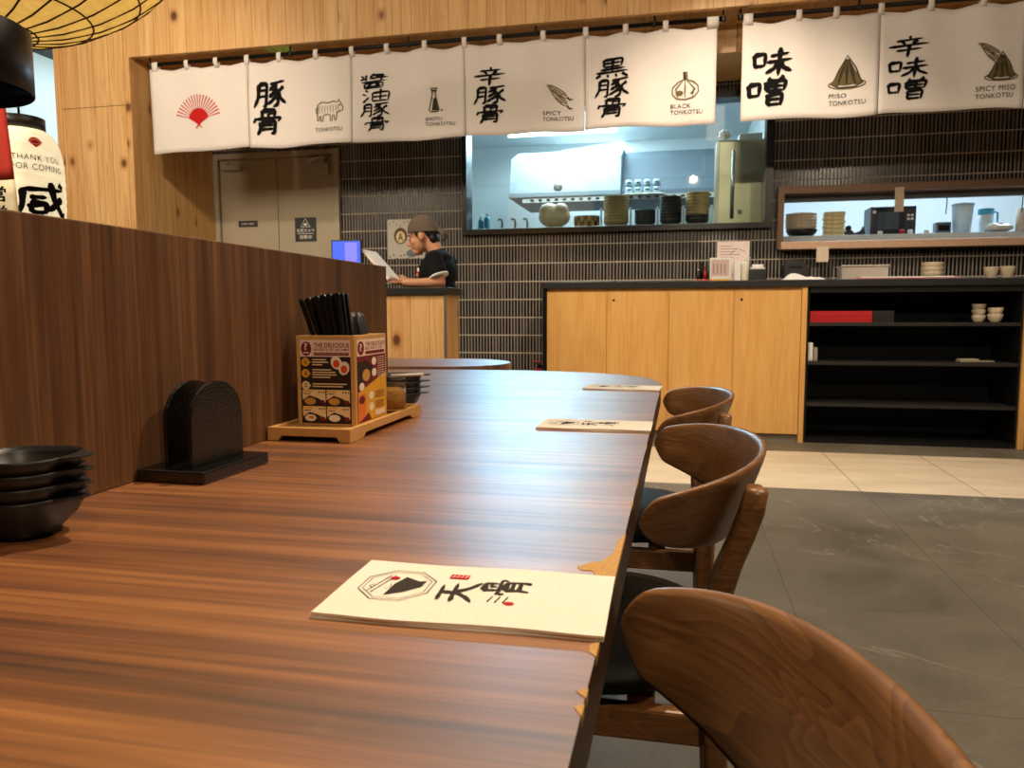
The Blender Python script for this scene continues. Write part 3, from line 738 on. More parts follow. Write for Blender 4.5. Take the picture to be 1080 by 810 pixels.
def menu_side(P, W, H):
    P.rect(0, 0, W, H, PINKP); P.rect(0, 0, W, H*.80, YELLOW)
    P.disc((W*.13, H*.895), W*.11, MAROON, H*.085); P.text('?', W*.09, H*.86, W*.17, H*.95, PINKP, .03)
    P.text('THE DELICIOUS', W*.28, H*.915, W*.98, H*.965, MAROON, .02); P.text('SECRETS OF', W*.28, H*.87, W*.9, H*.905, MAROON, .01)
    P.rrect(W*.28, H*.815, W*.97, H*.855, H*.015, MAROON)
    P.poly([(0, H*.80), (0, H*.36), (W, H*.56), (W, H*.80)], MAROON); P.poly([(0, H*.72), (0, H*.42), (W*.45, H*.5), (W*.55, H*.66), (W*.3, H*.74)], DARKP)
    P.disc((W*.30, H*.56), W*.13, GOLDP, H*.075)
    for cx, cy in ((.58, .72), (.58, .58), (.14, .43), (.46, .30), (.46, .16)): P.disc((W*cx, H*cy), W*.085, EGGW, H*.05)
    for k in range(5): P.rect(W*.70, H*(.76-k*.028), W*.96, H*(.768-k*.028), PINKP); P.rect(W*.70, H*(.62-k*.028), W*.96, H*(.628-k*.028), PINKP)
    for k in range(4): P.rect(W*.60, H*(.33-k*.024), W*.94, H*(.338-k*.024), MAROON); P.rect(W*.60, H*(.20-k*.024), W*.92, H*(.208-k*.024), MAROON)
    P.rect(0, 0, W*.26, H*.34, ORANGEP); P.disc((W*.13, H*.27), W*.10, MAROON, H*.05); P.poly([(0, 0), (W*.45, 0), (W*.36, H*.10), (W*.2, H*.05)], MAROON)
    P.rrect(W*.58, H*.03, W*.95, H*.10, H*.02, PINKP)
mw, mh = 2*hx-.016, BH-.012
P = Print(lambda u, v, l: (-mw/2+u, -hy-.0004-l, .004+v)); menu_front(P, mw, mh); P.build('printed_front_panel', bxo)['label'] = 'red and yellow printed panel about seasoned eggs'
sw = 2*hy-.016
P = Print(lambda u, v, l: (hx+.0004+l, -sw/2+u, .004+v)); menu_side(P, sw, mh); P.build('printed_side_panel', bxo)['label'] = 'maroon and yellow printed side panel'
# chopsticks: each one a thing
cs = MB(); n4 = []
for r, z in ((.0018, 0), (.0026, .06), (.0036, .16), (.0040, .232), (.0030, .235)): n4.append((r, z))
cs.lathe(n4, (0, 0, 0), BLACKG, 8, False, 1, 1, 5.0)
stick = tag(cs.build('chopstick'), 'black chopstick leaning left in the bamboo menu box', 'chopstick', 'chopsticks in the menu box')
k = 0
for i in range(6):
    for j in range(3):
        bt = Vector((-.606+.0050*i+.0012*j, 1.302+.014*j, BZ+.0075)); tp = Vector((-.681+.0142*i+.003*j+random.uniform(-.002, .002), 1.302+.014*j+random.uniform(-.003, .003), 0))
        dz = math.sqrt(max(.01, .235**2-(tp.x-bt.x)**2-(tp.y-bt.y)**2)); tp.z = bt.z+dz*(1)
        o = stick if k == 0 else stick.copy()
        if k: COL.objects.link(o)
        o.location = bt; q = (tp-bt).to_track_quat('Z', 'Y'); o.rotation_mode = 'QUATERNION'; o.rotation_quaternion = q; k += 1
sp = MB(); vs = []; fs = []
secs = [(0, .004, .0025), (.09, .005, .0025), (.15, .009, .003), (.175, .0115, .003), (.19, .010, .003), (.198, .005, .002)]
for z, rx, ry in secs:
    for q in range(12): a = 2*PI*q/12; vs.append((rx*math.cos(a), ry*math.sin(a)+.02*(z/.2)**3, z))
for i in range(len(secs)-1):
    for q in range(12): a, b = i*12+q, i*12+(q+1) % 12; fs.append((a, b, b+12, a+12))
fs += [tuple(reversed(range(12))), tuple(range(60, 72))]
sp.add(vs, fs, M('dark_grey_melamine', (52, 50, 50), .35), True)
spoon = sp.build('spoon'); tag(spoon, 'dark grey spoon standing behind the chopsticks in the menu box', 'spoon', 'spoons in the menu box')
for i in range(3):
    o = spoon if i == 0 else spoon.copy()
    if i: COL.objects.link(o)
    o.location = (-.608+.013*i, 1.385, BZ+.009); o.rotation_euler = (-.06, .0, 1.1)
# glass jar
jr = thing('glass_jar', 'small ridged glass jar of sesame beside the menu box', 'jar', (-.578, 1.480, BZ))
JG = thin_glass('jar_glass', (244, 240, 230))
MB().lathe([(.001, .0), (.026, .0), (.030, .003), (.0305, .010), (.029, .014), (.0305, .018), (.0305, .042), (.029, .046), (.0305, .050), (.0305, .058), (.028, .060), (.028, .008), (.001, .006)], (0, 0, 0), JG, 40).build('jar_body', jr)
MB().lathe([(.001, .0065), (.0275, .008), (.0275, .046), (.02, .050), (.001, .051)], (0, 0, 0), M('sesame', (206, 160, 100), .8, 0, .2, .5, 380, .6), 32).build('sesame', jr)['kind'] = 'stuff'
MB().lathe([(.001, .0605), (.031, .0605), (.0315, .066), (.027, .070), (.012, .072), (.001, .072)], (0, 0, 0), JG, 40).build('lid', jr)
st_ = MB().tube([(-.575, 1.47, BZ+.0765), (-.515, 1.50, BZ+.0775)], .003, WHITEP)
tag(st_.build('jar_spoon'), 'thin white spoon handle lying across the glass jar lid', 'spoon')
# ------------------------------------------------------------------ hanging banners (noren) and rods
NY = 5.5
def wav(x, z):
    k = (2.9-z)/.66
    return .010*math.sin(x*8.3+.6)*(.4+.6*k)+.010*math.sin(x*17.+z*4.)*(1-.5*k)+.006*math.sin(x*3.1+1)*k
def npt(u, v, l): return (u, NY+wav(u, v)-.0035-l, v)
def make_panel(parent, x0, x1, i, tabs):
    nx, nz = 30, 16; vs = []; fs = []
    zb = lambda x: 2.238+.006*math.sin(x*5.+i)+.004*math.sin(x*11)
    def zt(x):
        ts = sorted(tabs); dd = min(abs(x-t) for t in ts); return 2.882-.020*min(1, dd/.137)**1.3
    rnd = random.Random(i)
    for side in (0, 1):
        for j in range(nz+1):
            for q in range(nx+1):
                x = x0+(x1-x0)*q/nx; b, t = zb(x), zt(x); z = b+(t-b)*j/nz
                vs.append((x, NY+wav(x, z)+side*.002, z))
    N = (nx+1)*(nz+1)
    for j in range(nz):
        for q in range(nx):
            a = j*(nx+1)+q; fs.append((a, a+1, a+nx+2, a+nx+1)); fs.append((N+a+nx+1, N+a+nx+2, N+a+1, N+a))
    ring = [q for q in range(nx+1)]+[j*(nx+1)+nx for j in range(1, nz+1)]+[nz*(nx+1)+q for q in range(nx-1, -1, -1)]+[j*(nx+1) for j in range(nz-1, 0, -1)]
    for k in range(len(ring)): p, q = ring[k], ring[(k+1) % len(ring)]; fs.append((p, N+p, N+q, q))
    return MB().add(vs, fs, CLOTH, True).build('panel', parent)
def make_tab(parent, x, w=.03):
    # a loop of cloth over the rod
    vs = []; fs = []; pts = []
    for z in (2.86, 2.895): pts.append((NY+wav(x, z)-.002 if z < 2.87 else NY-.017, z))
    for k in range(9): a = PI*k/8; pts.append((NY-.017*math.cos(a), 2.918+.017*math.sin(a)))
    pts += [(NY+.017, 2.895), (NY+wav(x, 2.86)+.004, 2.86)]
    for y, z in pts: vs += [(x-w/2, y, z), (x+w/2, y, z)]
    for k in range(len(pts)-1): fs.append((2*k, 2*k+1, 2*k+3, 2*k+2))
    o = MB().add(vs, fs, CLOTH, True).build('hanging_loop', parent)
    mo = o.modifiers.new('s', 'SOLIDIFY'); mo.thickness = .0015; mo.offset = 0
    return o
def kanji(P, s, x0, x1, z0, z1):
    n = len(s); h = (z1-z0)/n; w = x1-x0
    for i, ch in enumerate(s):
        o = .012*math.sin(i*3.1+n)
        tr = lambda x, y, i=i, o=o: (x0+o+w*(x+.05*(y-.5)), z1-h*(i+.98)+h*.94*(y+.05*(x-.5)))
        brush_char(P, ch, tr, min(w, h*1.3)*(.150 if n == 2 else .142 if n == 3 else .142), INK, i+n)
def small(P, s, x0, x1, z0, z1): P.text(s, x0, z0, x1, z1, INK, .0, 1.08)
def fan(P, c, r):
    for k in range(19):
        a = math.radians(14+152*k/18); P.line([(c[0]+math.cos(a)*r*.42, c[1]+math.sin(a)*r*.42), (c[0]+math.cos(a)*r, c[1]+math.sin(a)*r*1.0)], [.004, .010], REDI)
    P.disc(c, r*.47, REDI, r*.47, 20, 12, 168)
    P.poly([(c[0]-r*.46, c[1]+r*.10), (c[0]+r*.46, c[1]+r*.10), (c[0], c[1]-r*.18)], REDI)
    P.line([(c[0]-.03, c[1]-r*.30), (c[0]+.02, c[1]-r*.10)], .009, REDI); P.line([(c[0]+.03, c[1]-r*.30), (c[0]-.02, c[1]-r*.10)], .009, REDI)
def pig(P, cx, cz, s):
    body = [(-.42, .05), (-.40, .22), (-.25, .30), (0, .26), (.20, .30), (.33, .26), (.36, .36), (.42, .26), (.50, .12), (.50, .02), (.40, -.02), (.30, -.06), (.27, -.28), (.22, -.30), (.20, -.12), (.14, -.12), (.12, -.30), (.06, -.30), (.05, -.10), (-.14, -.10), (-.20, -.14), (-.22, -.30), (-.28, -.30), (-.29, -.12), (-.33, -.14), (-.36, -.28), (-.41, -.26)]
    P.line([(cx+x*s, cz+z*s) for x, z in body], .0075, SEPIA, True)
    for x in (-.36, -.30, -.2, -.1, 0, .1, .2, .3, .38): P.line([(cx+x*s, cz+.20*s), (cx+(x-.04)*s, cz+.08*s), (cx+(x-.02)*s, cz-.06*s)], [.002, .005, .002], SEPIA)
    P.line([(cx-.42*s, cz+.15*s), (cx-.47*s, cz+.10*s), (cx-.44*s, cz-.05*s)], .006, SEPIA); P.disc((cx+.40*s, cz+.17*s), .006, SEPIAD)
def flask(P, cx, cz, s):
    P.line([(cx+x*s, cz+z*s) for x, z in ((-.16, .5), (-.10, .44), (-.06, .30), (-.10, .1), (-.22, -.40), (-.16, -.47), (.16, -.47), (.22, -.40), (.10, .1), (.06, .30), (.10, .44), (.16, .5))], .009, SEPIAD, True)
    P.poly([(cx+x*s, cz+z*s) for x, z in ((-.02, .1), (-.10, -.42), (.18, -.42), (.08, .1))], SEPIAD); P.line([(cx-.12*s, cz+.40*s), (cx+.12*s, cz+.40*s)], .014, SEPIAD)
    P.disc((cx+.34*s, cz-.42*s), .05*s, SEPIA, .04*s)
def chili(P, cx, cz, s):
    for dx, dz, rt in ((0, .12, -.55), (.05, -.10, -.75)):
        def w(x, z): c_, s_ = math.cos(rt), math.sin(rt); return (cx+dx*s+(x*c_-z*s_)*s, cz+dz*s+(x*s_+z*c_)*s)
        o = [w(x, z) for x, z in ((-.5, .02), (-.3, .09), (0, .11), (.25, .09), (.42, 0), (.25, -.08), (0, -.09), (-.3, -.03))]
        P.line(o, .007, SEPIA, True); P.line([w(-.4, .03), w(0, .04), (w(.3, .02))], .008, SEPIA); P.line([w(.40, 0), w(.52, -.02), w(.60, .05)], [.014, .010, .007], SEPIAD)
        P.line([w(-.1, -.04), w(.2, -.03)], .006, SEPIA)
def garlic(P, cx, cz, s):
    P.line([(cx+x*s, cz+z*s) for x, z in ((-.06, .5), (-.05, .22), (-.25, .14), (-.45, -.05), (-.46, -.28), (-.30, -.44), (0, -.48), (.30, -.42), (.48, -.22), (.46, 0), (.28, .15), (.08, .2), (.06, .48))], .009, SEPIA, True)
    for x in (-.22, 0, .22): P.line([(cx+x*.3*s, cz+.2*s), (cx+x*1.5*s, cz-.1*s), (cx+x*1.2*s, cz-.42*s)], [.004, .012, .005], SEPIA)
    P.line([(cx-.02*s, cz+.48*s), (cx, cz+.2*s)], .016, SEPIAD); P.disc((cx-.2*s, cz-.25*s), .14*s, SEPIA, .10*s); P.line([(cx+.2*s, cz-.3*s), (cx+.36*s, cz-.12*s)], .010, SEPIAD)
def mound(P, cx, cz, s):
    P.line([(cx+.52*s*math.cos(a), cz-.34*s+.13*s*math.sin(a)) for a in [2*PI*k/24 for k in range(24)]], .007, SEPIA, True)
    P.line([(cx+x*s, cz+z*s) for x, z in ((-.42, -.34), (-.22, .1), (0, .5), (.24, .12), (.42, -.34), (.2, -.43), (-.2, -.43))], .009, SEPIAD, True)
    for i in range(7):
        x = -.36+.12*i; P.line([(cx+x*.12*s, cz+.40*s), (cx+x*.55*s, cz+.05*s), (cx+x*s, cz-.36*s)], [.004, .010+.012*(i % 2), .016+.030*((i+1) % 2)], SEPIAD if i % 2 else SEPIA)

def rod(x0, x1, brackets, label):
    t = thing('banner_rod', label, 'rod', (x0, NY, 2.918))
    MB().tube([(0, 0, 0), (x1-x0, 0, 0)], .0145, DARKMET, 14).build('pole', t)
    for b in brackets:
        MB().tube([(b-x0, 0, .012), (b-x0, 0, .064)], .007, DARKMET).lathe([(.018, .060), (.018, .0665)], (b-x0, 0, 0), DARKMET, 16, False).lathe([(.017, -.015), (.017, .015)], (b-x0, 0, 0), DARKMET, 14, False).build('bracket', t)
rod(-4.135, .265, (-4.121, -2.911, -1.966, -1.023, -.2, .252), 'long black rod with drop brackets carrying the five panel banner')
rod(.35, 3.2, (.362, 1.1, 2.15, 3.1), 'shorter black rod carrying the spicy miso banner')
SEAM = [-4.124, -3.268, -2.42, -1.545, -.672, .216]
n1 = thing('noren_banner', 'long cream banner with red fan, pig, bottle, chili and garlic panels', 'banner', (0, 0, 0))
n1.location = (SEAM[0], NY, 2.238)
def offs(o, root): o.location = tuple(-c for c in root.location); return o
tabs1 = [-4.072, -3.794, -3.539, -3.272, -3.003, -2.70, -2.411, -2.135, -1.843, -1.543, -1.284, -.969, -.668, -.394, -.125, .185]
tabs2 = [.412, .732, .961, 1.23, 1.522, 1.822, 2.08, 2.37, 2.66]
def art(k, pn):
    A, B, C_ = Print(npt), Print(npt), Print(npt)
    if k == 0: fan(B, (-3.715, 2.475), .195)
    elif k == 1: kanji(A, '豚骨', -3.229, -2.973, 2.325, 2.733); pig(B, -2.605, 2.475, .235); small(C_, 'TONKOTSU', -2.72, -2.496, 2.330, 2.358)
    elif k == 2: kanji(A, '醤油豚骨', -2.346, -2.122, 2.315, 2.725); flask(B, -1.775, 2.505, .17); small(C_, 'SHOYU', -1.844, -1.715, 2.362, 2.388); small(C_, 'TONKOTSU', -1.844, -1.62, 2.325, 2.351)
    elif k == 3: kanji(A, '辛豚骨', -1.476, -1.244, 2.323, 2.719); chili(B, -.865, 2.485, .20); small(C_, 'SPICY', -.969, -.84, 2.352, 2.380); small(C_, 'TONKOTSU', -.969, -.752, 2.311, 2.339)
    elif k == 4: kanji(A, '黒豚骨', -.600, -.370, 2.315, 2.717); garlic(B, .010, 2.497, .185); small(C_, 'BLACK', -.085, .05, 2.352, 2.380); small(C_, 'TONKOTSU', -.085, .129, 2.312, 2.340)
    elif k == 5: kanji(A, '味噌', .433, .680, 2.331, 2.710); mound(B, 1.04, 2.515, .215); small(C_, 'MISO', .933, 1.04, 2.358, 2.386); small(C_, 'TONKOTSU', .933, 1.154, 2.310, 2.340)
    elif k == 6: kanji(A, '辛味噌', 1.283, 1.519, 2.323, 2.718); mound(B, 1.945, 2.49, .18); chili(B, 1.875, 2.575, .17); small(C_, 'SPICY MISO', 1.806, 2.027, 2.345, 2.377); small(C_, 'TONKOTSU', 1.806, 2.015, 2.300, 2.330)
    if A.mb.v: A.build('brush_lettering', pn)
    if B.mb.v: B.build('printed_drawing', pn)
    if C_.mb.v: C_.build('printed_caption', pn)
for k in range(5):
    pn = make_panel(None, SEAM[k]+.002, SEAM[k+1]-.002, k, tabs1); pn.parent = n1; offs(pn, n1)
    art(k, pn)
for x in tabs1: offs(make_tab(n1, x, .075 if x == .185 else (.05 if x == -4.072 else .036)), n1)
n2 = thing('noren_banner', 'cream banner with miso and spicy miso panels at the right', 'banner', (.376, NY, 2.238))
S2 = [.376, 1.23, 2.079, 2.75]
for k in range(3):
    pn = make_panel(None, S2[k]+.002, S2[k+1]-.002, 5+k, tabs2); pn.parent = n2; offs(pn, n2)
    if k < 2: art(5+k, pn)
for x in tabs2: offs(make_tab(n2, x, .06 if x == .412 else .036), n2)

# ------------------------------------------------------------------ counter run
CY = 5.904
PL = M('grey_plinth', (126, 112, 98), .5)
def cabinet(x0, x1, label, end=None, left=None):
    t = thing('oak_cabinet', label, 'cabinet', ((x0+x1)/2, CY, 0), 0, 'oak cabinets under the worktop'); cx = (x0+x1)/2
    b = MB().box(x0-cx, x1-cx, .02, .54, .06, 1.143, OAK)
    b.build('body', t)
    MB().box(x0-cx, x1-cx, .03, .05, 0, .06, PL).build('plinth', t)
    m = (x0+x1)/2
    for i, (a, c) in enumerate(((x0, m), (m, x1))):
        dd = MB().box(a-cx+.0015, c-cx-.0015, 0, .02, .062, 1.118, OAK, .001).build('door', t)
        if i == 1: MB().lathe([(.009, 0), (.009, .004), (.003, .005)], (0, 0, 0), DARKMET, 14).build('lock', dd, (a-cx+.052, 0, 1.055), (PI/2, 0, 0))
    return t
c1_ = cabinet(-1.010, -.079, 'left honey oak double-door cabinet under the worktop')
c2_ = cabinet(-.079, .866, 'right honey oak double-door cabinet, beside the open black shelves')
MB().box(-1.045+.5445, -1.011+.5445, -.004, .54, 0, 1.143, DARKMET, .001).build('end_panel', c1_)
MB().box(.868-.3935, .905-.3935, -.004, .54, 0, 1.143, OAK, .002).build('end_panel', c2_)
su = thing('shelf_unit', 'open black shelf unit with pale wooden end under the worktop', 'shelf', (1.615, CY, 0))
b = MB().box(-.708, .705, .50, .54, .0, 1.143, BLACKIN).box(-.708, .705, .02, .50, .0, .03, BLACKIN).box(-.708, -.690, .02, .50, .03, 1.143, BLACKIN).box(.690, .705, .02, .50, .03, 1.143, BLACKIN).box(-.690, .705, .0, .02, 1.10, 1.143, BLACKIN)
b.build('carcass', su)
for z in (.86, .577, .272): MB().box(-.690, .690, .02, .50, z, z+.024, M('black_shelf_edge', (34, 31, 30), .45), .001).build('shelf', su)
MB().box(.705, .745, -.004, .54, 0, 1.143, OAK, .002).build('end_panel', su)
wt = MB().box(-1.055, 2.7, 5.885, 6.47, 1.143, 1.195, BLACKTOP, .004)
tag(wt.build('worktop'), 'long black worktop over the oak cabinets and shelves', 'worktop')
CT = 1.195
# on the shelves
def stackbox(name, x0, x1, y0, y1, z0, z1, m, label, cat): return tag(MB().box(x0, x1, y0, y1, z0, z1, m, .003).build(name), label, cat)
SZ = .8852
for i in range(2):
    r = thing('serving_tray', ('lower' if i == 0 else 'upper')+' red lacquer tray stacked on the top black shelf', 'tray', (1.147, 6.1, SZ+i*.042))
    MB().box(-.212, .212, -.14, .14, 0, .006, REDP).build('base', r)
    MB().box(-.212, .212, -.14, -.134, .006, .040, REDP, .001).box(-.212, .212, .134, .14, .006, .040, REDP, .001).box(-.212, -.206, -.134, .134, .006, .040, REDP, .001).box(.206, .212, -.134, .134, .006, .040, REDP, .001).build('rim', r)
for i in range(3):
    r = thing('serving_tray', ['lowest', 'middle', 'topmost'][i]+' black tray stacked beside the red trays', 'tray', (1.437, 6.1, SZ+i*.028))
    MB().box(-.072, .072, -.12, .12, 0, .005, BLACKM).build('base', r)
    MB().box(-.072, .072, -.12, -.115, .005, .027, BLACKM).box(-.072, .072, .115, .12, .005, .027, BLACKM).box(-.072, -.067, -.115, .115, .005, .027, BLACKM).box(.067, .072, -.115, .115, .005, .027, BLACKM).build('rim', r)
def rbowl(label, loc, r, h, m, grp=None, sqrt_=2.0, cat='bowl', name='rice_bowl', rot=(0, 0, 0)):
    b = MB().lathe([(.001, h*.06), (r*.5, h*.06), (r*.52, 0), (r*.56, 0), (r*.62, h*.1), (r*.9, h*.5), (r, h*.97), (r*.985, h), (r*.95, h*.97), (r*.84, h*.52), (r*.5, h*.16), (r*.001, h*.12)], (0, 0, 0), m, 32, True, 1, 1, sqrt_)
    return tag(b.build(name, None, loc, rot), label, cat, grp)
for i, nm in enumerate(('lowest', 'second', 'third')):
    rbowl(nm+' pale bowl of the left pile on the top shelf', (2.085, 6.06, SZ+i*.040), .045, .05, CERAM, 'pale bowls on the top shelf')
for i, nm in enumerate(('lower', 'upper')):
    rbowl(nm+' pale bowl of the right pile on the top shelf', (2.185, 6.04, SZ+i*.045), .05, .058, CERAM, 'pale bowls on the top shelf')
stackbox('paper_packet', .926, .967, 5.98, 6.08, .6022, .735, WHITE, 'white paper packet standing on the middle shelf by the oak end', 'packet')
stackbox('small_carton', .972, 1.0, 5.98, 6.05, .6022, .70, M('grey_card', (150, 142, 132), .7), 'small grey carton beside the white packet on the middle shelf', 'carton')
sh = MB().box(-.11, .12, -.04, .04, 0, .008, M('tan_card', (150, 138, 112), .7), .002).box(-.11, .02, -.035, .03, .008, .022, M('tan_card2', (168, 156, 130), .7), .004)
tag(sh.build('order_pad', None, (2.07, 6.05, .6022), (0, 0, .1)), 'flat tan order pad lying on the middle black shelf', 'pad')
# on the worktop
ch = thing('condiment_caddy', 'small caddy of red and dark bottles on the worktop end', 'caddy', (.172, 6.15, CT))
MB().box(-.055, .055, -.04, .04, 0, .018, REDP, .003).build('tray', ch)
for i, (x, h, m) in enumerate(((-.035, .07, DARKCER), (-.012, .12, DARKMET), (.014, .085, REDP), (.037, .10, DARKCER))):
    bt = MB().lathe([(.011, .018), (.011, .018+h*.6), (.005, .018+h*.75), (.005, .018+h)], (x, -.01+.015*(i % 2), 0), m, 14).build('bottle', ch)
    MB().lathe([(.006, 0), (.006, .010)], (x, -.01+.015*(i % 2), .018+h), WHITEP if i == 0 else DARKMET, 12).build('cap', bt)
card = thing('menu_card', 'tall pale pink printed card standing behind the small framed notice', 'sign', (.402, 6.27, CT), -.04)
MB().box(-.122, .122, 0, .004, 0, .315, M('pale_pink_card', (232, 212, 206), .6)).build('card', card)
P = Print(lambda u, v, l: (u, -.0005-l, v))
for k, w in enumerate((.09, .13, .11, .15, .10)): P.line([(-.10, .28-k*.022), (-.10+w, .28-k*.022)], .005, M('brown_ink', (150, 120, 116), .8))
P.line([(-.02, .22), (.03, .26), (.09, .235)], .004, MATS['brown_ink']); P.build('printing', card)
MB().box(-.122, .122, .004, .06, 0, .006, CLEAR).build('stand', card)
ph = thing('framed_notice', 'small white framed notice with yellow strip, in front of the pink card', 'notice', (.302, 6.17, CT))
MB().box(-.079, .079, 0, .008, 0, .185, WHITEP, .002).build('frame', ph)
P = Print(lambda u, v, l: (u, -.0005-l, v)); P.rect(-.066, .045, .066, .17, M('notice_picture', (206, 178, 170), .6)); P.rect(-.079, 0, .079, .022, YELLOW)
for k in range(4): P.line([(-.05+k*.028, .06), (-.05+k*.028, .14)], .008, MATS['brown_ink'])
P.build('printing', ph)
MB().box(-.079, .079, .008, .05, 0, .006, WHITEP).build('stand', ph)
tag(MB().box(.405, .452, 6.14, 6.2, CT, CT+.155, WHITE, .003).build('milk_carton'), 'slim pink-white carton standing beside the framed notice', 'carton')
bt = thing('squeeze_bottle', 'white dispenser bottle between the framed notice and black box', 'bottle', (.485, 6.16, CT))
MB().lathe([(.028, 0), (.030, .01), (.030, .13), (.022, .15), (.012, .155)], (0, 0, 0), M('cream_plastic', (222, 216, 196), .4), 20).build('body', bt)
MB().lathe([(.013, .155), (.013, .172)], (0, 0, 0), WHITEP, 14).tube([(0, 0, .172), (0, 0, .183), (.035, 0, .181)], .006, WHITEP).build('pump', bt)
bk = thing('card_terminal', 'black box with white paper roll on top, on the worktop', 'card terminal', (.577, 6.15, CT))
MB().box(-.060, .060, -.05, .05, 0, .092, BLACKM, .006).build('body', bk)
MB().lathe([(.018, -.04), (.018, .04)], (0, 0, 0), WHITE, 18).build('paper_roll', bk, (0, .01, .111), (0, PI/2, 0))
MB().box(-.058, .05, -.045, -.01, .0921, .102, WHITEP, .002).build('lid', bk)
# crumpled white cloth
cl = MB(); nx, ny = 24, 10; vs = []; fs = []
for side in (1, 0):
    for j in range(ny+1):
        for i in range(nx+1):
            u, v = i/nx, j/ny; e = min(1, 6*min(u, 1-u), 5*min(v, 1-v))
            z = e*(.016+.030*math.exp(-((u-.25)/.16)**2)+.008*math.sin(u*17+v*5)+.006*math.sin(v*13+u*9)) if side else 0
            vs.append((-.168+.336*u+.01*math.sin(v*9), -.06+.12*v+.012*math.sin(u*8), max(z, .002 if side else 0)))
N = (nx+1)*(ny+1)
for j in range(ny):
    for i in range(nx):
        a = j*(nx+1)+i; fs.append((a, a+1, a+nx+2, a+nx+1)); fs.append((N+a+nx+1, N+a+nx+2, N+a+1, N+a))
ring = [i for i in range(nx+1)]+[j*(nx+1)+nx for j in range(1, ny+1)]+[ny*(nx+1)+i for i in range(nx-1, -1, -1)]+[j*(nx+1) for j in range(ny-1, 0, -1)]
for k in range(len(ring)): p, q = ring[k], ring[(k+1) % len(ring)]; fs.append((p, N+p, N+q, q))
tag(cl.add(vs, fs, WHITE, True).build('white_cloth', None, (.905, 6.08, CT)), 'crumpled white cloth lying on the black worktop', 'cloth')
gd = thing('receipt_printer', 'squat black printer on the worktop below the hatch corner', 'printer', (.87, 6.3, CT))
MB().prism([(-.09, 0), (.09, 0), (.09, .10), (.05, .155), (-.06, .165), (-.09, .12)], lambda p: (p[0], -.07, p[1]), lambda p: (p[0], .07, p[1]), BLACKM, .006).build('body', gd)
MB().box(-.05, .04, -.074, -.0705, .10, .115, DARKMET).build('paper_slot', gd)
bn = thing('clear_bin', 'shallow clear plastic bin on the worktop under the hatch', 'bin', (1.336, 6.22, CT))
CLP = M('frosted_plastic', (176, 166, 156), .35, 0, .5)
MB().box(-.16, .16, -.09, -.085, .004, .11, CLP).box(-.16, .16, .085, .09, .004, .11, CLP).box(-.16, -.155, -.085, .085, .004, .11, CLP).box(.155, .16, -.085, .085, .004, .11, CLP).box(-.16, .16, -.09, .09, 0, .004, CLP).build('tub', bn)
MB().box(-.168, .168, -.098, -.09, .10, .112, CLP, .002).box(-.168, .168, .09, .098, .10, .112, CLP, .002).build('rim', bn)
lt = thing('paper_tray', 'long flat red tray lined with white paper on the worktop', 'tray', (1.60, 6.06, CT))
MB().box(-.345, .345, -.05, .05, 0, .010, REDP, .002).build('base', lt); MB().box(-.31, .30, -.052, .045, .010, .020, WHITE, .001).build('paper_liner', lt)
for i, nm in enumerate(('lowest', 'middle', 'topmost')): rbowl(nm+' cream bowl of the stack behind the long red tray', (1.822, 6.24, CT+i*.034), .076, .06, CERAM, 'cream bowls on the worktop')
rbowl('cream cup on the worktop, left one of the far pair', (2.185, 6.16, CT), .048, .085, CERAM, 'cream cups on the worktop', 2, 'cup', 'ceramic_cup')
rbowl('cream cup on the worktop, right one of the far pair', (2.29, 6.16, CT), .05, .088, CERAM, 'cream cups on the worktop', 2, 'cup', 'ceramic_cup')
def note(label, x0, x1, z0, z1, y):
    vs = []; fs = []
    for j in range(5):
        for x in (x0, x1): vs.append((x, y-.004*(1-j/4)**2, z0+(z1-z0)*j/4))
    for j in range(4): fs.append((2*j, 2*j+1, 2*j+3, 2*j+2))
    o = MB().add(vs, fs, M('note_paper', (216, 196, 174), .8)).build('hanging_note'); mo = o.modifiers.new('s', 'SOLIDIFY'); mo.thickness = .001
    return tag(o, label, 'note')
note('cream paper note hanging from the hatch sill', 1.025, 1.113, 1.345, 1.462, 6.336)
note('grey paper note hanging from the top of the hatch', 1.59, 1.655, 1.72, 1.905, 6.427)

# ------------------------------------------------------------------ pine counter, till, member of staff
pc = thing('pine_counter', 'knotty pine reception counter with black top and steel corner', 'counter', (-2.15, 4.5, 0))
MB().box(-.85, .75, .004, .285, 0, 1.075, PINE_C).build('body', pc)
MB().box(.742, .758, -.002, .016, 0, 1.075, STEEL).build('corner_trim', pc)
MB().box(-.86, .775, -.012, .295, 1.075, 1.12, BLACKTOP, .003).build('counter_top', pc)
ps = thing('till_screen', 'small till screen glowing blue on the pine counter', 'screen', (-2.11, 4.66, 1.12), .12)
MB().box(-.06, .06, -.04, .05, 0, .012, BLACKM, .003).build('base', ps)
MB().tube([(0, .02, .012), (0, .012, .17)], .012, BLACKM).build('stand', ps)
MB().box(-.10, .10, -.008, .010, .155, .315, BLACKM, .004).build('bezel', ps)
SB = emit('screen_blue', (60, 90, 220), .8); SV = emit('screen_violet', (112, 116, 220), .8)
P = Print(lambda u, v, l: (u, -.0085-l, v)); P.rect(-.092, .163, .092, .307, SB); P.rect(-.01, .172, .07, .298, SV); P.build('display', ps)

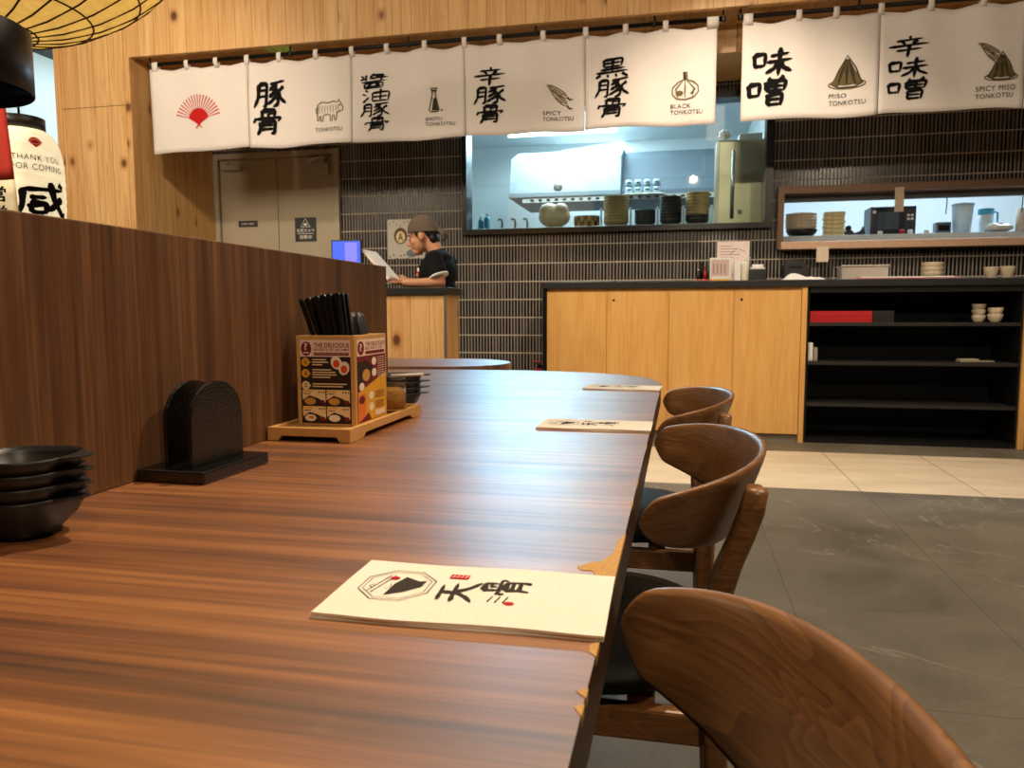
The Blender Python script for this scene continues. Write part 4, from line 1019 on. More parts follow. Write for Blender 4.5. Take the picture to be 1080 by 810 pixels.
def remeshed(mb, name, vox, parent, mat, smooth=3):
    o = mb.build('tmp'); mo = o.modifiers.new('r', 'REMESH'); mo.mode = 'VOXEL'; mo.voxel_size = vox
    so = o.modifiers.new('s', 'SMOOTH'); so.iterations = smooth; so.factor = .5
    dg = bpy.context.evaluated_depsgraph_get(); me = bpy.data.meshes.new_from_object(o.evaluated_get(dg))
    bpy.data.objects.remove(o); me.name = name; me.materials.clear(); me.materials.append(mat)
    for p in me.polygons: p.use_smooth = True
    r = bpy.data.objects.new(name, me); COL.objects.link(r); r.parent = parent
    return r
PX, PY = -1.63, 5.05
pe = thing('person', 'person in black t-shirt and grey headscarf reading a white folder behind the pine counter', 'person', (PX, PY, 0))
bd = MB()
# local: +x right, -x the way the person faces, -y towards the room
def limb(*p): bd.tube([q[:3] for q in p], [q[3] for q in p], SKIN, 14)
for s_ in (-1, 1):
    limb((.02, .09*s_, .92, .085), (-.01, .095*s_, .72, .075), (.0, .10*s_, .50, .056), (.015, .10*s_, .32, .052), (.02, .10*s_, .10, .036), (.015, .10*s_, .05, .040))
    bd.ell((-.045, .105*s_, .035), (.115, .042, .035), SKIN)
bd.ell((.02, 0, .96), (.115, .165, .14), SKIN); bd.ell((.015, 0, 1.10), (.10, .15, .16), SKIN); bd.ell((.01, 0, 1.25), (.11, .165, .13), SKIN)
bd.ell((.02, 0, 1.335), (.075, .17, .05), SKIN)
limb((.02, 0, 1.32, .056), (-.012, 0, 1.40, .050), (-.04, 0, 1.46, .052))
# near arm: elbow on the counter, hand to the folder; far arm likewise
limb((.03, -.175, 1.325, .050), (.075, -.20, 1.22, .045), (.10, -.205, 1.165, .038), (.02, -.24, 1.160, .034), (-.10, -.285, 1.158, .026), (-.135, -.295, 1.160, .024))
limb((.03, .175, 1.325, .050), (.02, .20, 1.20, .045), (-.01, .19, 1.145, .038), (-.10, .06, 1.165, .034), (-.17, -.06, 1.175, .026), (-.19, -.085, 1.18, .024))
bd.ell((-.168, -.300, 1.162), (.042, .036, .016), SKIN); bd.ell((-.205, -.115, 1.185), (.030, .040, .018), SKIN)
for k, (dy, ln) in enumerate(((-.026, .052), (-.009, .062), (.008, .066), (.024, .056))):
    bd.tube([(-.195, -.300+dy, 1.164), (-.195-ln*.5, -.299+dy, 1.170), (-.195-ln*.62, -.298+dy, 1.195)], [.009, .0085, .007], SKIN, 8)
    bd.tube([(-.222, -.115+dy, 1.188), (-.252, -.125+dy, 1.192), (-.258, -.13+dy, 1.21)], [.009, .0085, .007], SKIN, 8)
bd.tube([(-.150, -.325, 1.17), (-.175, -.338, 1.19), (-.205, -.335, 1.20)], [.010, .009, .007], SKIN, 8)
bd.tube([(-.19, -.09, 1.20), (-.215, -.095, 1.215), (-.24, -.11, 1.215)], [.010, .009, .007], SKIN, 8)
# head, bowed a little
hb = MB()
hb.ell((.010, 0, .115), (.098, .076, .100), SKIN); hb.ell((-.035, 0, .05), (.062, .060, .075), SKIN); hb.ell((-.060, 0, -.008), (.034, .036, .028), SKIN)
hb.ell((-.075, 0, .105), (.024, .052, .022), SKIN)
hb.tube([(-.085, 0, .098), (-.105, 0, .068), (-.116, 0, .048), (-.100, 0, .040)], [.010, .012, .014, .010], SKIN, 10)
hb.ell((-.094, 0, .019), (.010, .024, .007), SKIN); hb.ell((-.091, 0, .004), (.010, .021, .008), SKIN)
for s_ in (-1, 1):
    hb.ell((.008, .077*s_, .075), (.020, .010, .030), SKIN); hb.ell((-.055, .043*s_, .055), (.028, .020, .026), SKIN)
HM = Matrix.Translation((-.075, 0, 1.405)) @ Matrix.Rotation(-.22, 4, 'Y')
for v in hb.v: pass
bd.add([HM @ Vector(v) for v in hb.v], hb.f, SKIN, True)
body = remeshed(bd, 'body', .0055, pe, SKIN, 4)
def on_head(mb, name): mb.v = [tuple(HM @ Vector(v)) for v in mb.v]; return mb.build(name, pe)
ey = MB()
for s_ in (-1, 1):
    ey.ell((-.090, .034*s_, .083), (.007, .012, .006), M('eye_white', (226, 220, 214), .3)); ey.ell((-.0955, .034*s_, .0825), (.003, .005, .005), HAIR)
    ey.tube([(-.093, .018*s_, .103), (-.095, .034*s_, .107), (-.084, .052*s_, .102)], .004, HAIR, 6)
on_head(ey, 'eyes')
hr = MB(); hr.ell((.052, 0, .100), (.062, .074, .060), HAIR); hr.ell((.072, 0, .048), (.036, .062, .050), HAIR); hr.ell((.070, 0, .005), (.024, .048, .030), HAIR); hr.ell((-.012, .072, .105), (.022, .009, .028), HAIR); hr.ell((-.012, -.072, .105), (.022, .009, .028), HAIR)
hr.v = [tuple(HM @ Vector(v)) for v in hr.v]; remeshed(hr, 'hair', .005, pe, HAIR, 2)
cp = MB(); n = 28; vs = []; fs = []
for j in range(11):
    a = (j/10)*PI/2
    for i in range(n):
        t = 2*PI*i/n; r = math.cos(a)
        zb_ = .106-.020*math.cos(t)
        vs.append((.011+(.111+.003*math.sin(t*5))*r**.9*math.cos(t), .088*r**.9*math.sin(t), zb_+(.228-zb_)*math.sin(a)+.003*math.sin(t*6)*math.sin(a)*r))
for j in range(10):
    for i in range(n): q, w = j*n+i, j*n+(i+1) % n; fs.append((q, w, w+n, q+n))
cp.add(vs, fs, CAPM, True)
cp.ell((.112, 0, .115), (.020, .024, .016), CAPM); cp.tube([(.115, .01, .11), (.15, .02, .08), (.165, .02, .03)], [.010, .016, .010], CAPM, 8); cp.tube([(.115, -.01, .11), (.145, -.03, .07), (.15, -.03, .01)], [.010, .015, .010], CAPM, 8)
on_head(cp, 'headscarf')
tsh = MB()
tsh.ell((.015, 0, .98), (.130, .175, .16), TEE); tsh.ell((.015, 0, 1.10), (.122, .170, .17), TEE); tsh.ell((.01, 0, 1.24), (.128, .180, .135), TEE); tsh.ell((.022, 0, 1.335), (.085, .185, .058), TEE)
for s_, pts in ((-1, [(.03, -.165, 1.335), (.060, -.195, 1.25), (.080, -.208, 1.205)]), (1, [(.03, .165, 1.335), (.025, .20, 1.25), (.015, .205, 1.195)])):
    tsh.tube(pts, [.062, .064, .066], TEE, 16)
tsh.tube([(.012, 0, 1.34), (-.004, 0, 1.385)], [.075, .062], TEE, 16)
shirt = remeshed(tsh, 't_shirt', .007, pe, TEE, 3)
MB().tube([(.079, -.2075, 1.209), (.083, -.209, 1.199)], [.068, .068], WHITEP, 18).build('sleeve_cuff', shirt)['label'] = 'white sleeve hem'
P = Print(lambda u, v, l: (-.098+u*.9, -.105-u*.6-l, v)); P.disc((0, 1.235), .012, REDI, .018); P.disc((.004, 1.255), .010, WHITE, .014); P.disc((-.008, 1.22), .010, GOLDP, .010); P.build('chest_emblem', shirt)
tr_ = MB()
for s_ in (-1, 1): tr_.tube([(.02, .088*s_, .95), (-.008, .095*s_, .72), (.0, .10*s_, .50), (.015, .10*s_, .30), (.02, .10*s_, .06)], [.098, .088, .072, .066, .058], TEE, 16)
tr_.ell((.02, 0, .93), (.122, .170, .10), TEE)
remeshed(tr_, 'trousers', .008, pe, TEE, 2)
for s_ in (-1, 1): MB().ell((-.05, .105*s_, .045), (.125, .048, .045), BLACKM).build('shoe', pe)
fo = thing('menu_folder', 'thick white folder held open over the pine counter', 'folder', (-1.932, 4.805, 1.274))
rt = Matrix.Rotation(math.radians(-42), 4, 'Y')
f1 = MB().box(-.006, .006, -.11, .11, -.13, .13, M('pinkish_white_card', (232, 216, 206), .6), .002); f1.v = [tuple(rt @ Vector(v)) for v in f1.v]; f1.build('cover', fo)
f2 = MB().box(.0065, .012, -.105, .105, -.125, .125, WHITE, .001); f2.v = [tuple(rt @ Vector(v)) for v in f2.v]; f2.build('pages', fo)

# poster behind the person
po = thing('wall_poster', 'white poster with a drawn brown emblem behind the person', 'poster', (-2.375, 6.5, 1.44))
MB().box(-.172, .172, -.006, 0, 0, .345, M('poster_white', (206, 200, 190), .6)).build('board', po)
P = Print(lambda u, v, l: (u, -.0065-l, v)); P.disc((-.05, .20), .062, M('poster_brown', (96, 72, 52), .7), .072); P.disc((-.05, .19), .042, CREAMP, .052); P.text('A', -.075, .155, -.025, .225, MATS['poster_brown'], .02)
P.disc((.05, .045), .05, M('poster_blue', (110, 130, 140), .7), .035); P.disc((.10, .09), .022, MATS['poster_blue'])
for k in range(10): P.disc((-.15+.033*k, .02+.02*math.sin(k*2.2)), .008, MATS['poster_brown']); P.disc((-.15+.033*k, .305+.02*math.sin(k*1.7)), .006, MATS['poster_brown'])
P.build('printing', po)
# door signs
SIGN = M('sign_black', (30, 34, 36), .45); SIGNW = M('sign_white', (214, 212, 206), .6)
sg = thing('security_sign', 'black square warning sign with white triangle on the service door', 'sign', (-3.338, 6.5, 1.612))
MB().box(-.105, .105, -.005, -.0005, 0, .215, SIGN).build('plate', sg)
P = Print(lambda u, v, l: (u, -.0055-l, v)); P.line([(-.045, .13), (.045, .13), (0, .205)], .009, SIGNW, True); P.poly([(-.02, .142), (.02, .142), (.012, .165), (-.012, .165)], SIGNW)
P.text('防犯カメラ', -.085, .082, .085, .115, SIGNW, .015); P.line([(-.08, .07), (.08, .07)], .005, SIGNW); P.text('作動中', -.062, .018, .062, .058, SIGNW, .02); P.build('lettering', sg)
s2 = thing('staff_sign', 'narrow black staff only sign on the left door leaf', 'sign', (-3.915, 6.5, 1.757))
MB().box(-.097, .097, -.005, -.0005, 0, .056, SIGN).build('plate', s2)
P = Print(lambda u, v, l: (u, -.0055-l, v)); P.text('STAFF ONLY', -.068, .018, .068, .038, SIGNW, .01); P.build('lettering', s2)
# fire extinguisher between wall and cabinet
fe = thing('fire_extinguisher', 'red fire extinguisher standing by the mosaic wall left of the oak cabinet', 'fire extinguisher', (-1.165, 6.40, 0))
MB().lathe([(.05, 0), (.055, .01), (.055, .44), (.045, .475), (.018, .49)], (0, 0, 0), REDP, 24).build('cylinder', fe)
MB().lathe([(.018, .49), (.016, .53)], (0, 0, 0), DARKMET, 14).box(-.05, .015, -.012, .012, .54, .552, REDP, .002).box(-.045, .015, -.010, .010, .525, .533, DARKMET, .002).build('valve', fe)
MB().tube([(.02, 0, .515), (.06, -.01, .50), (.07, -.01, .39), (.06, -.02, .2)], .008, DARKMET).build('hose', fe)

# ------------------------------------------------------------------ kitchen beyond the window
KS = 1.70
ks = thing('kitchen_shelf', 'steel shelf behind the kitchen window carrying bowl stacks', 'shelf', (-.8, 6.9, 0))
MB().box(-1.2, 1.06, -.24, .26, 1.665, KS, STEEL, .003).build('shelf_board', ks)
for x in (-1.15, .0, 1.0): MB().box(x-.02, x+.02, .20, .24, 0, 1.665, STEEL).build('leg', ks)
hd = thing('extractor_hood', 'large pale steel extractor hood along the kitchen back', 'extractor hood', (-.68, 8.2, 2.10))
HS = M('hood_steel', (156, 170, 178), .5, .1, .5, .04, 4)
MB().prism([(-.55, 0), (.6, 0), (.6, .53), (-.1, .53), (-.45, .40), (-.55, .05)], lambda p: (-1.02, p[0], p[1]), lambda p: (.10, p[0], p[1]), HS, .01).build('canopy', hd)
MB().prism([(-.50, 0), (.6, 0), (.6, .53), (.1, .53), (-.25, .40), (-.50, .05)], lambda p: (.102, p[0], p[1]), lambda p: (1.06, p[0], p[1]), M('hood_steel_dim', (118, 132, 144), .5, .2, .5, .05, 4), .006).build('canopy_side', hd)  # same steel in a darker tone; the left part's reflections are painted paler
MB().box(.12, .52, -.69, -.551, -.022, -.013, STEEL, .002).build('front_shelf', hd)
rl = MB().box(-.88, 1.02, -.54, -.50, -.045, -.002, WHITEP)
rl.build('filter_rail', hd)
P = Print(lambda u, v, l: (u, -.541-l, v))
for k in range(22): P.rect(-.80+k*.082, -.034, -.765+k*.082, -.014, DARKMET)
P.build('rail_slots', hd)
MB().lathe([(.04, 0), (.045, .008), (.03, .012)], (0, 0, 0), STEEL, 20).build('gauge', hd, (-.52, -.54, .10), (PI/2, 0, 0))
rg = thing('kitchen_range', 'steel cooking bench beneath the extractor hood', 'kitchen bench', (-.6, 8.4, 0))
MB().box(-1.3, 1.2, -.35, .4, 0, 1.35, STEEL, .01).build('body', rg)
MB().box(-1.3, 1.2, .34, .4, 1.35, 1.75, STEEL, .004).build('splashback', rg)
# stainless cabinet at the right of the window
sf = thing('steel_fridge', 'tall brushed steel fridge at the right end of the kitchen window', 'fridge', (.53, 6.98, 0))
MB().box(-.25, .17, -.16, .2, 0, 2.40, STEELW, .01).build('body', sf)
MB().box(-.235, .155, -.185, -.163, .15, 2.39, STEELW, .012).build('door', sf)
MB().tube([(-.115, -.205, 1.75), (-.115, -.21, 2.30)], .016, STEEL).build('handle', sf)
MB().lathe([(.018, 0), (.020, .006), (.006, .010)], (0, 0, 0), CERAM, 16).build('lock', sf, (-.05, -.186, 1.80), (PI/2, 0, 0))
fl = thing('paper_flower', 'white artificial flowers on top of the steel fridge', 'flower', (.36, 6.93, 2.40))
MB().tube([(0, 0, 0), (-.01, -.01, .05)], .004, GREEN).build('stem', fl)
pt = MB()
for k in range(7): a = 2*PI*k/7; pt.ell((-.01+.032*math.cos(a), -.015, .065+.028*math.sin(a)), (.022, .012, .018), WHITEP, 10, 6)
pt.ell((-.01, -.022, .065), (.012, .010, .012), M('pollen', (230, 210, 150), .7), 10, 6); pt.build('petals', fl)
tag(MB().box(.47, .66, 6.92, 7.08, 2.40, 2.47, WHITEP, .006).build('white_carton'), 'white carton on top of the steel fridge', 'carton')
# tube lamp
tl = thing('tube_lamp', 'bright white fluorescent tube lamp under the kitchen ceiling', 'lamp', (-1.09, 7.2, 2.60))
TUBE = emit('tube_light', (235, 248, 255), 9)
MB().box(-.52, .52, -.03, .03, .03, .06, WHITEP).build('housing', tl)
MB().tube([(-.51, 0, .015), (.51, 0, .015)], .016, TUBE).build('tube', tl)
MB().tube([(-.4, 0, .06), (-.4, 0, .38)], .004, WHITEP).tube([(.4, 0, .06), (.4, 0, .38)], .004, WHITEP).build('hanger', tl)
# bowls stacks along the window
def bowl_stack(cx, n, dz, r, h, mats, lab, grp, nm='noodle_bowl', tops=True):
    proto = {}
    for i in range(n):
        m = mats[min(i, len(mats)-1)]
        where = 'lowest' if i == 0 else ('topmost' if i == n-1 else ('second', 'third', 'fourth', 'fifth', 'sixth', 'seventh', 'eighth', 'ninth', 'tenth')[i-1]+' from the bottom,')
        lb = where+(' ' if where.endswith(',') else ' ')+lab
        if m in proto:
            o = proto[m].copy(); COL.objects.link(o); o.location = (cx, 6.85, KS+i*dz); o['label'] = lb
        else:
            o = rbowl(lb, (cx, 6.85, KS+i*dz), r, h, m, grp, 2.0, 'bowl', nm); proto[m] = o
BGD = M('gold_pattern_stoneware', (70, 52, 34), .4, 0, .5, .9, 26)
bowl_stack(-.557, 9, .026, .112, .06, [BEIGE], 'tan bowl of the tall tan stack at the window', 'tall tan bowl stack')
bowl_stack(-.306, 5, .022, .092, .055, [DARKCER], 'dark bowl of the short dark stack at the window', 'short dark bowl stack')
bowl_stack(-.089, 8, .027, .096, .06, [DARKCER], 'dark bowl of the tall dark stack at the window', 'tall dark bowl stack')
bowl_stack(.133, 9, .027, .102, .06, [DARKCER, DARKCER, BEIGE], 'bowl of the mixed dark and tan stack beside the fridge', 'mixed bowl stack')
pk = thing('patterned_pot', 'squat black and gold patterned pot at the kitchen window', 'pot', (-.815, 6.85, KS))
MB().lathe([(.001, .004), (.10, 0), (.112, .01), (.114, .10), (.105, .108), (.10, .10), (.10, .02), (.001, .012)], (0, 0, 0), BLACKM, 32).build('body', pk)
P = Print(lambda u, v, l: (math.sin(u)*(.1145+l), -math.cos(u)*(.1145+l), v))
for k in range(9):
    P.disc((-1.1+.28*k, .035+.04*(k % 2)), .13, GOLDP, .022); P.disc((-1.1+.28*k, .035+.04*(k % 2)), .05, BLACKM, .009)
P.build('gold_pattern', pk)
# writing and a red mark on two of the stacks belong to bowls: sleeves of paper round them
P = Print(lambda u, v, l: (.133+math.sin(u)*(.1035+l), 6.85-math.cos(u)*(.1035+l), v)); P.text('拉', -.1, 1.87, .5, 1.92, INK, .02); P.text('麺', -.1, 1.81, .5, 1.86, INK, .02)
# bag
bg = MB(); bg.ell((0, 0, .10), (.145, .10, .105), SKIN); bg.ell((-.05, .0, .15), (.09, .08, .07), SKIN); bg.ell((.06, -.02, .155), (.07, .07, .06), SKIN)
BAGM = M('cream_plastic_bag', (214, 200, 174), .3, 0, .5, .12, 30, .4)
bgo = remeshed(bg, 'plastic_bag', .012, None, BAGM, 2); bgo.location = (-1.105, 6.85, KS+.012); tag(bgo, 'cloudy plastic bag of beige packets at the kitchen window', 'bag')
for i, (x, nm) in enumerate(((-1.892, 'left'), (-1.835, 'right'))):
    b = thing('blue_bottle', nm+'most of the two blue bottles at the window corner' if False else ('shorter' if i == 0 else 'taller')+' blue squeeze bottle at the window corner', 'bottle', (x+.11, 6.85, KS))
    MB().lathe([(.024, 0), (.026, .01), (.026, .09+.02*i), (.012, .11+.02*i)], (0, 0, 0), BLUE, 16).build('body', b); MB().lathe([(.012, .11+.02*i), (.004, .155+.02*i)], (0, 0, 0), WHITEP, 12).build('nozzle', b)
for i, (x, m) in enumerate(((-1.575, GREEN), (-1.455, BLACKM), (-1.345, GREEN))):
    lb = ('green handled ladle hooked at the window left of the black one', 'black handled ladle hooked between the two green ones', 'green handled ladle nearest the plastic bag')[i]
    tag(MB().tube([(0, 0, 0), (0.004, 0, .06), (-.002, 0, .09), (-.022, 0, .098), (-.034, 0, .085)], .009, m, 10).build('ladle', None, (x, 6.8, KS)), lb, 'ladle')
tag(MB().box(-1.75, -1.62, 6.78, 6.86, KS, KS+.012, BLACKM, .003).build('knife_mat'), 'thin black mat beside the blue bottles at the window', 'mat')
for i, x in enumerate((-.44-.235, -.423, -.198, .018, .247)):
    w = thing('plate_post', ('first', 'second', 'third', 'fourth', 'fifth')[i]+' white scalloped post from the left between the bowl stacks', 'post', (x, 6.72, KS), 0, 'white posts between the stacks')
    MB().lathe([(.006+.004*(q % 2), q*.011) for q in range(15)], (0, 0, 0), WHITEP, 10).build('post', w)
# white cup rack on the hood shelf
rk = thing('cup_rack', 'white rack of eight upside-down cups under the hood', 'rack', (-.365, 7.58, 2.098))
MB().box(-.175, .175, -.06, .06, -.01, 0, WHITEP).build('rack_base', rk)
for j in range(2):
    for i in range(4):
        MB().lathe([(.038, 0), (.030, .060), (.001, .062)], (-.13+.087*i, 0, .001+j*.067), M('pale_blue_plastic', (190, 212, 226), .4), 16).build('cup', rk)
P = Print(lambda u, v, l: (u, -.0405-l, v))
for j in range(2):
    for i in range(4): P.rect(-.15+.087*i, .025+j*.067, -.11+.087*i, .037+j*.067, DARKMET)
P.build('cup_marks', rk)
# things on the hatch counter
PS = 1.575
hc = thing('hatch_counter', 'white kitchen counter behind the hatch', 'counter', (2.0, 6.9, 0))
MB().box(-1.19, 1.3, -.25, .3, 1.53, PS, M('pale_blue_counter', (190, 206, 216), .4), .004).build('counter_top', hc)
MB().box(-1.17, 1.28, -.22, .28, 0, 1.53, STEEL).build('body', hc)
HY = 6.85
rbowl('black bowl under the wide cream bowls in the hatch', (.985, HY, PS), .125, .066, BLACKM, None, 2.0, 'bowl', 'noodle_bowl')
for i, nm in enumerate(('lowest', 'second', 'third', 'fourth', 'topmost')): rbowl(nm+' wide cream bowl stacked on the black bowl in the hatch', (.98, HY, PS+.036+i*.024), .126, .065, CERAM, 'wide cream bowls in the hatch', 2.0, 'bowl', 'noodle_bowl')
TOW = M('cream_towel', (222, 206, 152), .9, 0, .1, .15, 60)
for i, nm in enumerate(('lowest', 'second', 'third', 'fourth', 'fifth', 'topmost')):
    tag(MB().box(-.082+.004*(i % 2), .082-.004*((i+1) % 2), -.06, .06, 0, .034, TOW, .012).build('folded_towel', None, (1.235, HY, PS+i*.0345)), nm+' folded cream towel of the pile in the hatch', 'towel', 'towels in the hatch')
sc_ = thing('tape_dispenser', 'low black tape dispenser between towels and microwave', 'tape dispenser', (1.395, HY, PS))
MB().prism([(-.075, 0), (.075, 0), (.078, .03), (.068, .085), (.05, .05), (0, .03), (-.03, .06), (-.07, .05)], lambda p: (p[0], -.03, p[1]), lambda p: (p[0], .03, p[1]), BLACKM, .004).build('body', sc_)
MB().lathe([(.022, -.015), (.022, .015)], (0, 0, 0), GREYI, 16).build('tape_roll', sc_, (-.045, 0, .072), (PI/2, 0, 0))
mc = thing('microwave', 'black microwave oven standing in the hatch', 'microwave', (1.677, 6.9, PS))
MB().box(-.17, .17, -.10, .14, .008, .235, M('microwave_black', (36, 40, 48), .35), .006).build('body', mc)
md = MB().box(-.165, .075, -.112, -.101, .012, .23, M('microwave_door', (44, 50, 60), .2), .004).build('door', mc)
MB().box(-.12, .04, -.1135, -.1122, .05, .19, M('microwave_window', (84, 96, 110), .15)).build('door_window', md)
mp = MB().box(.08, .167, -.112, -.101, .012, .23, MATS['microwave_black'], .003).build('control_panel', mc)
kb = MB()
for j in range(2):
    for i in range(2): kb.box(.10+.028*i, .12+.028*i, -.1145, -.1122, .12+.03*j, .138+.03*j, WHITEP, .001)
kb.build('buttons', mp)
MB().lathe([(.014, 0), (.014, .003)], (0, 0, 0), WHITE, 12).build('sticker', md, (-.145, -.1121, .19), (PI/2, 0, 0))
for s_ in (-1, 1): MB().box(.13*s_-.015, .13*s_+.015, -.08, .12, 0, .008, BLACKM).build('foot', mc)
bxk = thing('toaster', 'small dark appliance right of the microwave in the hatch', 'toaster', (2.055, HY, PS))
MB().box(-.055, .055, -.05, .05, .004, .10, M('toaster_grey', (84, 100, 112), .35), .008).build('body', bxk); MB().box(-.04, .04, -.052, -.050, .03, .075, DARKMET).build('front_panel', bxk); MB().box(-.05, .05, -.045, .045, 0, .004, BLACKM).build('base', bxk)
cc = thing('clear_container', 'tall clear plastic container in the hatch', 'container', (2.20, HY, PS))
MB().lathe([(.065, 0), (.078, .225), (.082, .23), (.076, .226), (.062, .006), (.001, .006)], (0, 0, 0), M('milky_plastic', (206, 226, 234), .3), 24).build('body', cc)
MB().lathe([(.084, .2302), (.084, .242), (.001, .244)], (0, 0, 0), M('milky_lid', (196, 214, 226), .3), 24).build('lid', cc)
pj = thing('water_pitcher', 'clear pitcher with blue rim and handle in the hatch', 'pitcher', (2.37, HY, PS))
MB().lathe([(.045, 0), (.055, .15), (.053, .15), (.043, .006), (.001, .006)], (0, 0, 0), MATS['milky_plastic'], 24).build('body', pj)
MB().lathe([(.0555, .15), (.058, .195), (.052, .20), (.001, .202)], (0, 0, 0), BLUE, 24).build('lid', pj)
MB().tube([(.056, 0, .175), (.085, 0, .165), (.085, 0, .08), (.052, 0, .05)], .008, BLUE).build('handle', pj)
tag(MB().lathe([(.04, 0), (.048, .05), (.046, .052), (.001, .054)], (0, 0, 0), PINK, 20).build('pink_tub', None, (2.49, 6.95, PS+.04)), 'bright pink tub behind the clear bag in the hatch', 'tub')
tag(MB().box(2.43, 2.56, 6.9, 7.0, PS, PS+.04, WHITEP, .004).build('white_box'), 'low white box under the pink tub in the hatch', 'box')
bg = MB(); bg.ell((0, 0, .028), (.105, .07, .03), SKIN); bg.ell((-.04, 0, .042), (.05, .05, .028), SKIN); bg.ell((.05, .01, .04), (.045, .045, .026), SKIN)
o = remeshed(bg, 'plastic_bag', .008, None, M('grey_clear_bag', (200, 200, 190), .3, 0, .5, .1, 30, .4), 2); o.location = (2.43, 6.74, PS+.006); tag(o, 'flat cloudy bag lying at the right of the hatch', 'bag')
tag(MB().lathe([(.046, 0), (.046, .18), (.018, .18), (.018, .02), (.001, .02)], (0, 0, 0), M('grey_paper_roll', (190, 180, 168), .8), 24).build('paper_roll', None, (2.585, 6.72, PS)), 'standing grey paper roll at the right end of the hatch', 'paper roll')
for i, (x, m, h, nm) in enumerate(((1.56, WHITEP, .03, 'small white jar lined up first along the hatch'), (1.72, REDP, .04, 'small red jar second along the hatch'), (1.78, WHITEP, .035, 'small white jar beside the red jar in the hatch'), (1.90, CERAM, .03, 'small tan jar along the hatch before the toaster'))):
    tag(MB().lathe([(.018, 0), (.02, h*.8), (.012, h), (.001, h)], (0, 0, 0), m, 14).build('condiment_jar', None, (x, 6.70, PS)), nm, 'jar')
for i, (x, nm) in enumerate(((2.005, 'left'), (2.53, 'right'))):
    tag(MB().tube([(0, 0, -.20), (0.004, 0, -.1), (0, 0, 0)], .004, DARKMET, 6).build('hatch_cable', None, (x, 6.605, 1.914)), 'thin dark cord hanging in the hatch, '+('above the toaster' if i == 0 else 'above the paper roll'), 'cord')  # plain hanging cable, nothing to pull

# ------------------------------------------------------------------ lanterns at the left
LA = washi('lit_yellow_washi', (250, 198, 96), .72)
WIRE = M('dark_bamboo_rib', (70, 44, 20), .6)
la = thing('globe_lantern', 'large glowing yellow paper globe lantern at the top left', 'lantern', (-1.87, 1.80, 2.366))
RR = .644
MB().ell((0, 0, 0), (RR, RR, RR), LA, 64, 40).build('paper_globe', la)
for lat in range(-78, 79, 13):
    a = math.radians(lat); r = RR*math.cos(a)+.002; MB().tube([(r*math.cos(2*PI*k/64), r*math.sin(2*PI*k/64), RR*math.sin(a)) for k in range(65)], .0028, WIRE, 5).build('wire_ring', la)
for k in range(26):
    p = 2*PI*k/26+.1; MB().tube([((RR+.002)*math.cos(t)*math.cos(p), (RR+.002)*math.cos(t)*math.sin(p), (RR+.002)*math.sin(t)) for t in [math.radians(-90+9*i) for i in range(21)]], .0028, WIRE, 5).build('wire_rib', la)
MB().tube([(0, 0, RR), (0, 0, 3.6-2.366)], .006, DARKMET).build('hanging_cord', la)
dl = thing('drum_pendant', 'dark brown drum pendant lamp with pale underside, below the globe lantern', 'pendant lamp', (-1.338, 1.204, 1.389))
DRM = M('dark_brown_shade', (40, 30, 26), .35, 0, .5, .15, 60)
dm = MB(); dm.lathe([(.142, 0), (.144, .002), (.144, .115), (.141, .117), (.139, .115), (.139, .002), (.142, 0)], (0, 0, 0), DRM, 48, True); dm.build('drum_shade', dl)
MB().lathe([(.001, .003), (.1385, .003), (.1385, .006), (.001, .006)], (0, 0, 0), M('pale_diffuser', (206, 218, 222), .6), 48, False).build('diffuser', dl)
MB().lathe([(.1385, .108), (.1385, .112), (.001, .112)], (0, 0, 0), DRM, 48, False).build('top_plate', dl)
MB().tube([(.0, 0, .112), (.0, 0, 3.6-1.389)], .004, DARKMET).build('hanging_cord', dl)
# chochin
ct = thing('paper_lantern', 'cream paper lantern lettered thank you for coming, behind the divider', 'lantern', (-2.935, 3.0, 1.28))
CHM = washi('lit_cream_washi', (255, 240, 200), .75)
RC, HC = .168, .515
prof = [(.10, 0)]
for i in range(1, 27):
    t = i/27; k = 1-abs(2*t-1)**3.2; prof.append((.10+(RC-.10)*max(0, k)**.6+.002*(i % 2), HC*t))
prof.append((.10, HC))
MB().lathe(prof, (0, 0, 0), CHM, 56, True).build('paper_body', ct)
MB().lathe([(.10, HC), (.102, HC), (.102, HC+.055), (.095, HC+.056)], (0, 0, 0), BLACKM, 36, True).build('top_cap', ct)
MB().lathe([(.095, -.05), (.102, -.048), (.102, 0), (.10, .0)], (0, 0, 0), BLACKM, 36, True).build('bottom_cap', ct)
MB().tube([(0, 0, HC+.056), (.0, 0, 3.6-1.28)], .005, DARKMET).build('hanging_rod', ct)
def chm(u, v, l):
    t = v/HC; k = 1-abs(2*t-1)**3.2; r = .10+(RC-.10)*max(0, k)**.6+.003+l
    a = u+1.14
    return (math.sin(a)*r, -math.cos(a)*r, v)
P = Print(chm)
PF_ = Print(chm); PF_.disc((0, .438), .19, M('pink_ink', (240, 130, 110), .8), .03, 20, 8, 172); PF_.disc((0, .435), .14, REDI, .019, 16, 8, 172); PF_.poly([(-.14, .437), (.14, .437), (0, .421)], REDI); PF_.build('printed_fan', ct)
P.text('THANK YOU', -.60, .362, .62, .388, INK, .0, 1.15); P.text('FOR COMING', -.60, .322, .68, .348, INK, .0, 1.1); P.build('lettering', ct)
P2 = Print(lambda u, v, l: chm(u/.165, v, l)); brush_char(P2, '感', lambda x, y: (-.105+.23*x, .055+.215*y), .034, INK); P2.build('brush_lettering', ct)
